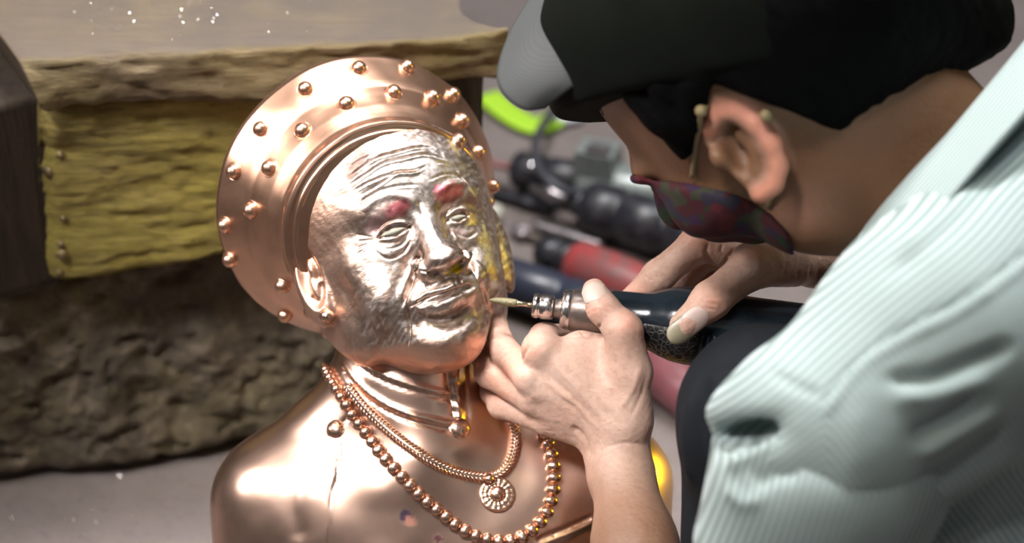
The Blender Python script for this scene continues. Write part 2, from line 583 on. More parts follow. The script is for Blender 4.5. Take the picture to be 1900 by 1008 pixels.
mx2 = nt.nodes.new('ShaderNodeMix'); mx2.data_type = 'RGBA'
nt.links.new(eg.outputs['Fac'], mx2.inputs[0]); nt.links.new(mx.outputs[2], mx2.inputs[6])
mx2.inputs[7].default_value = (0.06, 0.04, 0.024, 1); nt.links.new(mx2.outputs[2], bs.inputs['Base Color'])

BH = 0.433
O = W(floor_c(38, 113, BH * 1000))
O2 = W(floor_c(943, 56, BH * 1000))
dv = O2 - O; LEN = float(np.linalg.norm(dv[:2])); yaw = math.atan2(dv[1], dv[0])
E1 = np.array([math.cos(yaw), math.sin(yaw), 0]); E2 = np.array([-E1[1], E1[0], 0]); E3 = np.array([0, 0, 1.0])
EB = np.stack([E1, E2, E3], 1)
bench = empty('wooden_bench', W(floor_c(38, 113, 0)) * 0 + np.array([O[0] + 0.2 * E1[0], O[1] + 0.15, 0]))
tag(bench, 'weathered low wooden bench with thick dusty plank top and yellowish beam', 'bench')
def d_plank(L):
    q = L.copy()
    x, y, z = L[:, 0] / LEN, L[:, 1], L[:, 2]
    q[:, 0] -= (1 - x) ** 4 * 0.42 * y + x ** 4 * (0.62 * y + 0.012 * np.sin(y * 60))
    q[:, 0] += (1 - x) ** 12 * (0.040 - z) * 0.30
    n = fbm(L * [1, 3, 3], 0.08, 4, 5)
    edge = np.exp(-y / 0.006)
    q[:, 1] += edge * (0.005 * n + 0.002 * fbm(L * [1, 6, 6], 0.02, 3, 9))
    q[:, 1] += np.exp(-((x - 0.93) / 0.03) ** 2) * 0.0
    top = np.clip((z - 0.02) / 0.02, 0, 1)
    q[:, 2] += top * (0.0025 * fbm(L * [1, 2, 2], 0.10, 3, 11)) - top * edge * 0.004 * (1 + n)
    q[:, 2] += (1 - top) * edge * 0.006 * fbm(L * [1, 1, 1], 0.07, 3, 21)
    q[:, 2] += top * 0.009 * np.clip(x - 0.93, 0, 1) / 0.07 * edge
    return q
V, F = grid_box(O - [0, 0, 0.044], EB, (LEN, 0.34, 0.044), (170, 66, 10), d_plank)
me = mesh_np('plank', V, F)
Lp = grid_box(np.zeros(3), np.eye(3), (LEN, 0.34, 0.044), (170, 66, 10))[0]
set_attr(me, 'endgrain', (Lp[:, 0] < 1e-4).astype(float))
link('plank', me, M_plank, bench, V.mean(0))
BX = 0.0
def d_beam(L):
    q = L.copy()
    n = fbm(L * [1, 2.5, 2.5], 0.07, 5, 31)
    f = np.exp(-L[:, 1] / 0.004)
    q[:, 1] += f * (0.0035 * n + 0.0022 * np.abs(fbm(L * [1, 5, 5], 0.03, 3, 33)))
    z = L[:, 2] / 0.176
    e = np.minimum(z, 1 - z) * 0.176
    q[:, 1] += f * 0.010 * np.exp(-(e / 0.006) ** 2)
    q[:, 2] += (1 - z) * (0.026 * np.clip(L[:, 0] / 0.2, 0, 1.6) + 0.004 * n)
    el = np.minimum(L[:, 0], 1)
    q[:, 1] += f * 0.008 * np.exp(-(el / 0.006) ** 2)
    q[:, 0] -= np.exp(-(L[:, 0] / 0.05)) * (0.022 * (1 - z) + 0.3 * L[:, 1])
    return q
BO = O + E1 * 0.008 + E2 * 0.010 - E3 * (0.043 + 0.176)
V, F = grid_box(BO, EB, (LEN - 0.075, 0.075, 0.176), (150, 14, 62), d_beam)
beam = link('beam', mesh_np('beam', V, F), M_beam, bench, V.mean(0))
bvh_beam = bvh_of(V, F)
# left end board running back, right leg
es = np.stack([np.array([-0.42, 0.907, 0]) , np.array([-0.907, -0.42, 0]), E3], 1)
es = np.stack([(E2 - 0.42 * E1) / np.linalg.norm(E2 - 0.42 * E1), -(E1 + 0.42 * E2) / np.linalg.norm(E1 + 0.42 * E2), E3], 1)
V, F = grid_box(BO + E1 * 0.014 + E2 * 0.018 - E3 * 0.0, es, (0.26, 0.09, 0.176), (30, 8, 24),
                lambda L: L + 0.003 * fbm(L, 0.05, 3, 41)[:, None] * [0, 1, 0])
link('end_board', mesh_np('end_board', V, F), M_dark, bench, V.mean(0))
M_leg = wood('charred_leg_wood', (0.02, 0.016, 0.013), (0.075, 0.058, 0.045), None, (14, 14, 2.0), 0.8)
LO = O + E1 * (LEN - 0.072) + E2 * 0.018; LO[2] = 0
V, F = grid_box(LO, EB, (0.052, 0.07, BH - 0.042), (8, 8, 60),
                lambda L: L + (0.004 * fbm(L * [1, 1, 0.7], 0.05, 4, 47))[:, None] * [1, 1, 0])
link('leg', mesh_np('leg', V, F), M_leg, bench, (*V.mean(0)[:2], 0))
LO = O + E1 * (LEN - 0.25) + E2 * 0.24; LO[2] = 0
V, F = grid_box(LO, EB, (0.055, 0.06, BH - 0.042), (6, 6, 30), lambda L: L + (0.003 * fbm(L, 0.06, 3, 49))[:, None] * [1, 1, 0])
link('leg', mesh_np('leg', V, F), M_leg, bench, (*V.mean(0)[:2], 0))
LO = O + E1 * (0.0) + E2 * 0.26; LO[2] = 0
V, F = grid_box(LO, EB, (0.055, 0.06, BH - 0.042), (6, 6, 30), lambda L: L + (0.003 * fbm(L, 0.06, 3, 53))[:, None] * [1, 1, 0])
link('leg', mesh_np('leg', V, F), M_leg, bench, (*V.mean(0)[:2], 0))
M_nail = simple('rusty_nail_iron', (0.22, 0.17, 0.09), 0.5, 0.8, 0.3, 300)
for (x, y, r) in [(90, 318, 5.0), (112, 287, 3.4), (116, 472, 4.6), (113, 453, 3.2), (118, 405, 3.0), (111, 505, 3.2)]:
    p, nn = hit(bvh_beam, x, y)
    if p is None: continue
    R = frame_from(nn)
    r /= 1000
    V, F = lathe_geo(p - nn * 0.004, nn, [(0, 0), (0, r), (0.005, r), (0.0065, r * 0.8), (0.007, 0)], 14, R)
    link('nail', mesh_np('nail', V, F), M_nail, bench, p)

# ---- stone block under the beam
S0, S1 = W(floor_c(0, 903)), W(floor_c(405, 846))
dv = S1 - S0; yaw = math.atan2(dv[1], dv[0])
G1 = np.array([math.cos(yaw), math.sin(yaw), 0]); G2 = np.array([-G1[1], G1[0], 0])
SO = S0 - G1 * 0.10
m = Mat('pitted_stone')
n1 = m.noise(22, 8, 0.7, 0.3); n2 = m.noise(70, 6, 0.7); n3 = m.noise(9, 4, 0.6)
c = m.ramp(n1, [(0.28, (0.03, 0.023, 0.015)), (0.5, (0.095, 0.073, 0.048)), (0.72, (0.26, 0.21, 0.15))])
c = m.mix(m.ramp(n3, [(0.45, 0.0), (0.7, 0.55)]), c, (0.17, 0.14, 0.06))
c = m.mix(m.ramp(n2, [(0.3, 0.8), (0.48, 0.0)]), c, (0.04, 0.032, 0.025))
m.set(Base_Color=c, Roughness=0.85)
bb = m.bump(n1, 0.7, 0.012); m.bump(n2, 0.7, 0.004, bb)
M_stone = m.m
def d_stone(L):
    q = L.copy()
    u = np.clip(np.minimum(L[:, 0], 0.52 - L[:, 0]) / 0.04, 0, 1)
    z = np.clip(np.minimum(L[:, 2], 0.242 - L[:, 2]) / 0.025, 0, 1)
    f = np.exp(-L[:, 1] / 0.02)
    n = fbm(L, 0.06, 5, 61); pit = np.clip(fbm(L, 0.02, 3, 67) - 0.25, 0, 1)
    d = 0.010 * n - 0.010 * pit
    q[:, 1] -= f * d
    q[:, 1] += f * (0.018 * (1 - z) ** 2 + 0.02 * (1 - u) ** 2) + f * 0.012 * (L[:, 2] / 0.24)
    q[:, 0] += 0.004 * n * (L[:, 1] > 0.01)
    q[:, 2] *= (0.206 + 0.040 * np.clip((L[:, 0] - 0.12) / 0.3, 0, 1)) / 0.242
    return q
V, F = grid_box(SO, np.stack([G1, G2, E3], 1), (0.52, 0.20, 0.242), (230, 30, 110), d_stone)
tag(link('stone_block', mesh_np('stone_block', V, F), M_stone, None, (*V.mean(0)[:2], 0)),
    'rough pitted brown stone block lying under the beam of the bench', 'stone')

# ---- metal filings strewn on plank and floor (nobody could count them)
k = 6000
uv = RNG.random((k, 2))
on = np.arange(k) < 2400
pos = np.where(on[:, None], O + E1 * (uv[:, :1] * (LEN - 0.12) + 0.02) + E2 * (uv[:, 1:] * 0.22 + 0.012) + E3 * 0.0035,
               np.stack([uv[:, 0] * 0.55 - 0.48, uv[:, 1] * 0.35 + 1.02, 0.0035 + 0 * uv[:, 0]], 1))
t = RNG.normal(size=(k, 3)); t[:, 2] *= 0.35; t /= np.linalg.norm(t, axis=1, keepdims=True)
b = np.cross(t, RNG.normal(size=(k, 3)) * [0.35, 0.35, 0] + [0, 0, 1]); b /= np.linalg.norm(b, axis=1, keepdims=True)
s = (0.00022 + 0.0006 * RNG.random((k, 1)) ** 3)
V = np.concatenate([pos - t * s, pos + t * s, pos + t * s * 0.4 + b * s * 0.8, pos - t * s * 0.7 + b * s])
i = np.arange(k)
F = np.stack([i, i + k, i + 2 * k, i + 3 * k], 1)
M_file = simple('bright_metal_filings', (0.9, 0.86, 0.84), 0.18, 1.0, 0.1, 100, 0)
tag(link('metal_filings', mesh_np('metal_filings', V, F, False), M_file), 'bright metal filings scattered over plank top and ground', 'filings', kind='stuff')
# ================================================================== COPPER BUST
def metal(name, col, pale=None, rough=0.3, dents=0.25, brushed=0.5, paint=False):
    m = Mat(name)
    n1 = m.noise(30, 5, 0.6); n2 = m.noise(420, 3, 0.6)
    st = m.noise(160, 4, 0.65, 0.3, m.map((1.0, 4.0, 1.5), (0.5, 0.3, 0.6)))
    c = m.mix(m.ramp(n1, [(0.35, 0.0), (0.65, 1.0)]), tuple(x * 0.86 for x in col), col)
    if pale: c = m.mix(m.ramp(m.noise(11, 5, 0.65), [(0.42, 0.0), (0.6, 0.8)]), c, pale)
    r = m.math('ADD', m.math('MULTIPLY', m.ramp(st, [(0.2, 0.0), (0.8, 1.0)]), 0.04), rough - 0.02)
    if paint:
        a = m.attr('paint'); al = m.attr('paint', 'Alpha')
        if rough > 0.35: c = m.mix(m.ramp(m.noise(75, 6, 0.7, 0.4), [(0.44, 0.0), (0.60, 0.75)]), c, (0.30, 0.205, 0.16))
        c = m.mix(m.attr('raw', 'Fac'), c, (0.76, 0.48, 0.36))
        c = m.mix(al, c, a)
        k = m.math('MULTIPLY', m.attr('polish', 'Fac'), m.ramp(m.noise(330, 5, 0.7), [(0.36, 0.25), (0.52, 1.0)]))
        c = m.mix(k, c, (0.76, 0.67, 0.62))
        r = m.math('ADD', r, m.math('MULTIPLY', al, 0.22))
        r = m.math('ADD', r, m.math('MULTIPLY', k, 0.06))
    m.set(Base_Color=c, Metallic=1.0, Roughness=r)
    b = m.bump(m.noise(34, 1, 0.3), dents * 1.6, 0.004)
    if paint and rough > 0.35: b = m.bump(st, brushed, 0.0005, b)
    m.bump(n2, brushed * 0.35, 0.0003, b)
    return m.m
M_cop = metal('polished_copper', (0.78, 0.50, 0.375), None, 0.27, 0.12, 0.30)
M_hat = metal('hammered_copper', (0.80, 0.47, 0.32), None, 0.31, 0.18, 0.04)
M_face = metal('ground_copper_face', (0.58, 0.42, 0.335), (0.54, 0.43, 0.37), 0.39, 0.12, 0.6, True)
M_body = metal('brushed_copper_body', (0.80, 0.53, 0.41), None, 0.29, 0.12, 0.04, True)
M_eye = simple('clay_grey_eye', (0.26, 0.25, 0.19), 0.6, 0.0, 0.25, 400, 0.3)

bust_base = W(P(800, 1150, 1510)); bust_base[2] = 0
bust = empty('copper_bust', bust_base)
tag(bust, 'shiny copper bust of a bald old man in a round studded headdress', 'bust')

# ---- head, sculpted in its own frame (x viewer right, y up, z forward) then posed
pi_, yw, rl, HS = math.radians(10.4), math.radians(22.5), math.radians(10.5), 0.84
def rotm(p, y, r):
    cp, sp, cy, sy, cr, sr = math.cos(p), math.sin(p), math.cos(y), math.sin(y), math.cos(r), math.sin(r)
    return np.array([[cr, -sr, 0], [sr, cr, 0], [0, 0, 1]]) @ np.array([[cy, 0, sy], [0, 1, 0], [-sy, 0, cy]]) @ np.array([[1, 0, 0], [0, cp, sp], [0, -sp, cp]])
HR = rotm(pi_, yw, rl)
HC = np.array([-85.5, 20.2, -1470.0])
def head_c(l): return np.asarray(l, float) @ HR.T * HS + HC

f = Field((-108, -152, -124), (104, 136, 126), 1.0)
f.ell((-4, 32, -14), (96, 97, 103), None, 4)                       # cranium
f.ell((0, 24, 22), (70, 66, 66), None, 30)                       # forehead
f.ell((0, -40, 14), (70, 74, 66), None, 28)                      # face mass
f.ell((0, -88, 44), (46, 36, 42), None, 22)                      # jaw
f.ell((0, -106, 68), (29, 22, 26), None, 16)                     # chin
for sgn in (-1, 1):
    f.ell((sgn * 44, -26, 52), (25, 22, 24), None, 18)           # cheekbones
    f.ell((sgn * 40, -58, 56), (24, 26, 24), None, 16)           # cheeks
    f.ell((sgn * 30, 17, 73), (27, 9, 13), None, 12)             # brows
    f.ell((sgn * 64, -22, -2), (22, 62, 36), None, 22)           # side of the face
    f.ell((sgn * 58, -70, 22), (16, 34, 26), None, 18)           # jaw angle
    f.ell((sgn * 31, -3, 94), (19, 10, 13), None, 9, 'cut')      # sockets
    f.ell((sgn * 31, -3, 70), (19, 14.5, 15.5), None, 4)         # eyeballs under lids
    f.ell((sgn * 30, -20, 70), (22, 9, 10), None, 10)            # bags
    f.cone((sgn * 10, -46, 96), (sgn * 16, -40, 92), 8, 7.5, 5)  # alae
f.cone((0, 6, 82), (0, -34, 106), 8.5, 10.5, 10)                 # nose bridge
f.ell((0, -38, 107), (12, 10, 12), None, 6)                      # tip
for sgn in (-1, 1): f.ell((sgn * 8, -50, 103), (5, 4.5, 6.5), None, 3, 'cut')
f.ell((0, -68, 80), (31, 20, 18), None, 12)                      # muzzle
f.cone((-22, -70, 90), (0, -65, 98.5), 4, 5.5, 5)                # upper lip
f.cone((22, -70, 90), (0, -65, 98.5), 4, 5.5, 5)
f.cone((-20, -76, 90), (0, -80, 96), 4.5, 7, 4)                  # lower lip
f.cone((20, -76, 90), (0, -80, 96), 4.5, 7, 4)
f.cone((-24, -73, 99), (24, -73, 99), 2.6, 2.6, 3, 'cut')
f.cone((-16, -92, 97), (16, -92, 97), 7, 7, 8, 'cut')            # under the lip
# ear, viewer left: long lobe
def ray_field(px, py):
    for d in np.arange(1340, 1500, 1.0):
        l = ((P(px, py, d) - HC) / HS) @ HR
        i = np.round((l - f.lo) / f.h).astype(int)
        if (i >= 0).all() and (i < f.n).all() and f.D[tuple(i)] < 0: return l
    return l
EA, e1, e2 = ray_field(586, 528), ray_field(562, 470), ray_field(612, 590)
zax = np.array([-0.80, 0.02, 0.60])
RE = frame_from(zax, e2 - e1)                                     # x down the ear, y across, z outward
if (RE[:, 1] @ np.array([0, 0, 1.0])) < 0: RE[:, 1] *= -1         # y towards the face
f.ell(EA + RE @ [-2, -2, -1], (41, 18, 10), RE, 3)
f.ell(EA + RE @ [-5, 1, 9], (29, 12.5, 10), RE, 2, 'cut')
f.ell(EA + RE @ [-14, 3, 1.5], (9, 4, 5), RE, 3)
f.ell(EA + RE @ [2, 0, 1.0], (12, 5, 4.5), RE, 3)
f.cone(EA + RE @ [0, 7, 2.5], EA + RE @ [8, -6, 2], 1.6, 1.6, 2)
EM = np.array([-1, 1, 1.0]); RM = RE * EM[:, None]
f.ell((EA + RE @ [-2, -2, -1]) * EM, (41, 16, 9), RM, 3)
V, Q = f.mesh(1)
V = head_c(V)
src = np.array([[719, 421], [845, 402], [790, 400], [826, 471], [779, 497], [850, 485], [772, 568], [875, 550], [833, 548], [847, 663], [640, 560], [930, 470], [600, 300]])
dst = np.array([[730, 430], [846, 404], [789, 402], [826, 480], [776, 499], [860, 481], [765, 567], [879, 538], [827, 550], [845, 662], [640, 560], [930, 470], [600, 300]])
V = warp_px(V, src, dst, 42.0, np.clip((V[:, 2] + 1470) / 30, 0, 1))
s = Sculpt(V, Q)
g = s.groove
# forehead wrinkles
for L, w, d in [
    ([(640, 335), (668, 312), (700, 292), (735, 282), (775, 272), (805, 275)], 2.2, 1.5),
    ([(647, 345), (680, 322), (712, 302), (745, 294), (790, 285), (828, 297)], 2.2, 1.5),
    ([(652, 357), (690, 336), (735, 320), (770, 318), (790, 308)], 2.2, 1.6),
    ([(662, 366), (700, 345), (735, 322), (768, 318), (788, 309)], 2.0, 1.4),
    ([(663, 380), (700, 356), (740, 345), (775, 343)], 2.0, 1.2),
    ([(648, 310), (668, 296), (690, 287)], 2.0, 1.2),
    ([(800, 333), (825, 323), (850, 326), (868, 345)], 1.8, 1.0),
    ([(810, 300), (835, 305), (852, 322)], 1.8, 0.9),
]:
    g(L, w, d * 1.3)
    g([(x - 1, y + 4.5) for x, y in L], w, -d * 0.7)
# brows
g([(672, 392), (695, 372), (730, 362), (762, 372), (778, 388)], 7, -2.0)
g([(808, 362), (830, 345), (856, 340), (876, 360), (886, 384)], 6, -1.6)
g([(776, 372), (782, 392), (786, 402)], 5, 1.2)
# eyes: almond ball, lids
def eye(c, ang, a, b):
    ca, sa = math.cos(ang), math.sin(ang)
    def p(u, v): return (c[0] + u * a * ca - v * b * sa, c[1] + u * a * sa + v * b * ca)
    up = [p(-1, 0.1), p(-0.5, -0.75), p(0, -1.0), p(0.55, -0.8), p(1, 0.0)]
    lo = [p(-1, 0.1), p(-0.45, 0.55), p(0.1, 0.75), p(0.6, 0.5), p(1, 0.0)]
    g(up, 2.4, 2.4, taper=False); g([(x, y - 5) for x, y in up], 3.6, -3.0)
    g(lo, 1.8, 1.0, taper=False); g([(x, y + 4) for x, y in lo], 3.4, -0.9)
    g([(x - 2, y - 10) for x, y in up[:4]], 2.4, 0.9)
eye((731, 430), -0.33, 30, 11)
eye((849, 404), -0.20, 20, 9)
g([(698, 455), (720, 462), (745, 455), (757, 440)], 2.6, 0.7)      # bags
g([(690, 462), (720, 480), (748, 470), (762, 448)], 3.0, 1.3)
g([(826, 425), (850, 436), (870, 440), (885, 430)], 2.6, 0.8)
for k in range(4):                                                   # crow's feet
    g([(690, 440 + k * 5), (676 - k * 1, 438 + k * 9), (664 - k, 436 + k * 12)], 1.5, 0.8)
# nasolabial folds
g([(775, 478), (770, 500), (764, 522), (753, 548), (748, 566)], 3.2, 3.2)
g([(768, 476), (760, 505), (750, 530), (740, 556)], 6, -1.6)
g([(752, 566), (757, 585), (760, 610), (757, 645)], 2.6, 1.8)
g([(700, 585), (712, 612), (728, 640)], 4, 1.0)
g([(868, 487), (883, 505), (895, 530), (903, 560), (912, 592)], 3.0, 2.8)
g([(876, 482), (893, 500), (904, 525)], 5, -1.4)
g([(908, 570), (915, 590), (912, 612)], 2.4, 1.5)
# nose
g([(771, 498), (774, 486), (780, 477)], 2.4, 1.8)
g([(776, 502), (795, 506), (815, 508), (826, 505)], 2.2, 1.0)
g([(850, 470), (862, 470), (870, 480)], 2.2, 1.4)
g([(838, 425), (850, 448), (866, 468)], 2.2, -0.8)
g([(792, 400), (805, 430), (822, 460)], 5, -0.8)
# mouth
g([(760, 569), (778, 561), (800, 551), (820, 547), (838, 541), (858, 533), (884, 533)], 2.6, 2.6)
g([(768, 560), (795, 543), (822, 538), (840, 532), (866, 526)], 3.5, -1.3)
g([(775, 575), (805, 566), (835, 560), (868, 545)], 5.5, -2.2)
g([(782, 590), (815, 594), (850, 582), (872, 566)], 6, 2.0)
g([(826, 508), (826, 522), (827, 534)], 4, 0.9)
for (a, b) in [((770, 537), (780, 549)), ((790, 530), (800, 540)), ((852, 512), (856, 528)), ((842, 514), (846, 530))]:
    g([a, b], 1.8, 0.8, taper=False)
g([(775, 520), (768, 545), (762, 565)], 3.0, -0.6)
s.bump(833, 628, 46, 20, 2.4, -0.15)
s.bump(700, 520, 40, 30, 1.5); s.bump(890, 465, 18, 30, 1.2)
s.refresh()
px, py = s.px, s.py
fr = s.face
nz = fbm(s.V, 9.0, 3, 71)
s.V += s.N * (0.30 * nz * fr)[:, None]
# facet marks of the grinding wheel
s.V += s.N * (0.16 * vnoise(s.V @ rotm(0.3, 0.5, 0.7), 3.0, 5) * fr * (px > 650))[:, None]
# paint and polish masks (dye marks, and yellow lamp glints painted in)
col = np.zeros((len(s.V), 4)); pol = np.zeros(len(s.V))
rag = 7 * vnoise(s.V, 3.0, 12) + 5 * vnoise(s.V, 1.3, 13)
def blob(cx, cy, rx, ry, ang=0.0, e=0.25):
    c_, s_ = math.cos(ang), math.sin(ang)
    dx, dy = px - cx + rag * 0.6, py - cy + rag * 0.6
    d = np.hypot((dx * c_ + dy * s_) / rx, (-dx * s_ + dy * c_) / ry)
    return np.clip((1.0 - d) / e, 0, 1) * (fr > 0.05)
def paint(msk, c, a=1.0):
    msk = msk * a
    col[:, :3] = col[:, :3] * (1 - msk[:, None]) + np.array(c) * msk[:, None]
    col[:, 3] = np.maximum(col[:, 3], msk)
front = np.clip((px - 640) / 60 + vnoise(s.V, 14, 3) * 0.6, 0, 1) * fr
streak = np.clip(vnoise(s.V @ rotm(0.2, 0.1, 0.9) * [1, 4.0, 1], 7.0, 22) * 1.6 + 0.25, 0, 1)
pol = np.clip(front * streak * 0.9 + blob(760, 330, 120, 65, -0.3, 0.5) * 0.75 + blob(800, 430, 30, 70, -0.4, .5) * 0.8 + blob(900, 470, 24, 34, 0, .5) * .8
              + blob(710, 500, 36, 24, -.5, .5) * .6 + blob(820, 572, 45, 9, -.25, .5) * .6, 0, 1)
paint(blob(718, 395, 52, 32, -0.45, 0.6), (0.28, 0.17, 0.15), 0.85)
paint(blob(740, 385, 34, 24, -0.5, 0.5), (0.40, 0.075, 0.095), 0.95)
paint(blob(690, 420, 22, 26, -0.2, 0.6), (0.30, 0.17, 0.18), 0.8)
paint(blob(832, 356, 40, 22, -0.35, 0.4), (0.46, 0.12, 0.10), 0.95)
paint(blob(815, 350, 14, 10, -0.3, 0.4), (0.78, 0.20, 0.27), 0.9)
paint(blob(728, 396, 16, 9, -0.6, 0.5), (0.80, 0.28, 0.33), 0.8)
paint(blob(864, 372, 22, 18, 0.2, 0.6), (0.50, 0.30, 0.22), 0.7)
paint(blob(850, 430, 26, 10, 0.3, 0.5), (0.55, 0.33, 0.33), 0.6)
paint(blob(700, 366, 34, 6, -0.45, 0.5), (0.52, 0.47, 0.66), 0.7)
paint(blob(680, 460, 16, 10, 0.3, 0.6), (0.55, 0.52, 0.70), 0.6)
paint(blob(664, 300, 30, 13, -0.6, 0.3), (0.26, 0.17, 0.15), 0.85)
paint(blob(652, 322, 14, 12, -0.6, 0.3), (0.26, 0.17, 0.15), 0.8)
paint(blob(760, 268, 40, 9, -0.2, 0.6), (0.52, 0.45, 0.55), 0.6)
paint(blob(805, 320, 22, 14, 0.2, 0.6), (0.50, 0.47, 0.56), 0.6)
paint(blob(846, 500, 18, 8, -0.5, 0.4), (0.78, 0.62, 0.02), 1.0)  # yellow lamplight at the nostril painted as colour
paint(blob(832, 508, 10, 5, 0.2, 0.4), (0.72, 0.58, 0.05), 0.9)
paint(blob(842, 274, 6, 26, -0.6, 0.5), (0.78, 0.66, 0.28), 0.8)  # yellow lamp glints on temple, cheek edge and jaw, painted in
paint(blob(900, 430, 6, 28, -0.2, 0.5), (0.80, 0.70, 0.32), 0.8)
paint(blob(866, 590, 16, 6, -0.2, 0.6), (0.75, 0.66, 0.30), 0.6)
paint(blob(848, 576, 26, 7, -0.25, 0.5), (0.45, 0.26, 0.23), 0.6)
paint(blob(814, 590, 36, 9, -0.15, 0.5), (0.34, 0.25, 0.20), 0.6)
HV, HQ = s.V, s.Q
Wv = W(HV)
me = mesh_np('head', Wv, HQ)
raw = np.clip(np.maximum((662 - px) / 60, (py - 640 + (px - 700) * 0.12) / 14) + 0.3 * vnoise(s.V, 12, 33), 0, 1)
set_attr(me, 'paint', col); set_attr(me, 'polish', pol * (1 - 0.9 * col[:, 3]) * (1 - raw)); set_attr(me, 'raw', raw)
head = link('head', me, M_face, bust, W(HC))
bvh_head = bvh_of(Wv, HQ)
# eyeballs seen between the lids
for (x, y, ang, a, b) in [(729, 431, -0.33, 9.0, 1.9), (849, 404, -0.20, 6.0, 1.6)]:
    p, nn = hit(bvh_head, x, y)
    pc = to_c(p); R = frame_from(-pc, (math.cos(ang), -math.sin(ang), 0))
    u, v = np.meshgrid(np.linspace(0, 2 * math.pi, 25)[:-1], np.linspace(0, 1, 8), indexing='ij')
    uu, vv = v * np.cos(u), v * np.sin(u) * (1 - 0.35 * np.cos(u) ** 2)
    Lp = np.stack([uu * a, vv * b, 1.2 * np.sqrt(np.maximum(0, 1 - v * v)) - 0.2], -1).reshape(-1, 3)
    I = np.arange(24 * 8).reshape(24, 8); J = np.roll(I, -1, 0)
    q = np.stack([I[:, :-1], I[:, 1:], J[:, 1:], J[:, :-1]], -1).reshape(-1, 4)
    V = pc + Lp @ R.T + R[:, 2] * 0.6
    link('eyeball', mesh_np('eyeball', W(V), q), M_eye, head, W(pc))
# ear stud
p, nn = hit(bvh_head, 607, 586)
R = frame_from(nn)
V, F = lathe_geo(p - nn * .002, nn, [(0, 0), (0, .0052), (.002, .0058), (.004, .0048), (.006, .0042), (.0075, .0026), (.0081, 0)], 20, R)
link('ear_stud', mesh_np('ear_stud', V, F), M_cop, head, p)

# ---- headdress: a turned, hammered ring around the head
C1, C0 = P(722, 420, 1445), P(665, 367, 1505)
hax = (C1 - C0) / np.linalg.norm(C1 - C0); HLEN = float(np.linalg.norm(C1 - C0))
prof = [(-46, 0), (-46, 30), (-44, 55), (-38, 74), (-28, 88), (-16, 98.5), (-6, 102.6), (0, 103.8), (4, 103.5), (8, 102.0), (20, 97.6), (30, 93.8), (33, 92.4),
        (36, 90.8), (46, 87.6), (58, 84), (66, 80.8), (72, 78.6), (76, 77.8), (79, 78.2), (81.5, 78.6), (84, 78.0), (85.5, 76.2), (86, 74), (87, 72.6), (88.5, 72), (89.5, 70.5), (91, 66), (93, 58), (95, 46)]
pt, pr = np.array(prof).T
pr = np.interp(pr, [0, 60, 78, 93.6, 103.8], [0, 60, 79, 97, 109.8])
tt = np.linspace(0, len(prof) - 1, 190)
prof = list(zip(np.interp(tt, range(len(pt)), pt) * HLEN / 85.0, np.interp(tt, range(len(pr)), pr)))
V, F = lathe_geo(C0, hax, prof, 260)
s = Sculpt(V, F)
if (s.N * (s.V - C0)).sum(1).mean() < 0: s.N = -s.N
rr = np.linalg.norm(np.cross(V - C0, hax), axis=1)
s.V += s.N * ((1.0 * vnoise(V, 30, 81) + 0.42 * vnoise(V, 14, 82)) * (rr > 70))[:, None]
HTV, HTF = s.V, F
hat = link('headdress', mesh_np('headdress', W(HTV), HTF), M_hat, bust, W(C0))
bvh_hat = bvh_of(W(HTV), HTF)
stud_px = [(427, 482), (418, 418), (434, 318), (484, 240), (567, 166), (666, 128), (755, 125), (840, 176), (885, 218),
           (467, 390), (501, 312), (562, 243), (643, 194), (730, 173), (802, 181), (857, 224), (887, 283)]
STUDS = []
HAXW = hax @ MC.T
C0W = W(C0)
def stud_at(p, nn, sc=1.0):
    R = frame_from(nn)
    V, F = lathe_geo(np.zeros(3), (0, 0, 1), [(-.004, .0064), (.0001, .0064), (.0004, .0060), (-.0004, .0056), (-.0004, .0053), (.0014, .0052), (.0032, .0046), (.0046, .0034), (.0055, .0018), (.0058, 0)], 32, np.eye(3))
    V = V * sc * 1.13
    STUDS.append(p)
    return link('stud', mesh_np('stud', p + V @ R.T, F), M_hat, hat, p)
angs_o, angs_i = [], []
X = frame_from(hax)
for k, (x, y) in enumerate(stud_px):
    p, nn = hit(bvh_hat, x, y)
    if p is None:
        continue
    if nn @ (np.array(CAMV) - p) < 0: nn = -nn
    stud_at(p, nn, 1.0 if k > 8 else 0.95)
    l = (to_c(p) - C0) @ X
    (angs_i if k > 8 else angs_o).append(math.degrees(math.atan2(l[1], l[0])) % 360)
# the rows go on round the far side
def ring_stud(a, t):
    d = X[:, 0] * math.cos(a) + X[:, 1] * math.sin(a)
    org = W(C0 + hax * t + d * 140)
    loc, nor, i, dd = bvh_hat.ray_cast(Vector(org), Vector(-(d @ MC.T)))
    if loc is not None:
        nv = np.array(nor)
        if nv @ (d @ MC.T) < 0: nv = -nv
        if min(np.linalg.norm(np.array(loc) - q) for q in STUDS) > 0.026: stud_at(np.array(loc), nv, 0.95)
for a in np.arange(0, 360, 21):
    for lst, t in ((angs_o, 14), (angs_i, 46)):
        if lst and min(abs((a - b + 180) % 360 - 180) for b in lst) > 19:
            ring_stud(math.radians(a), t)

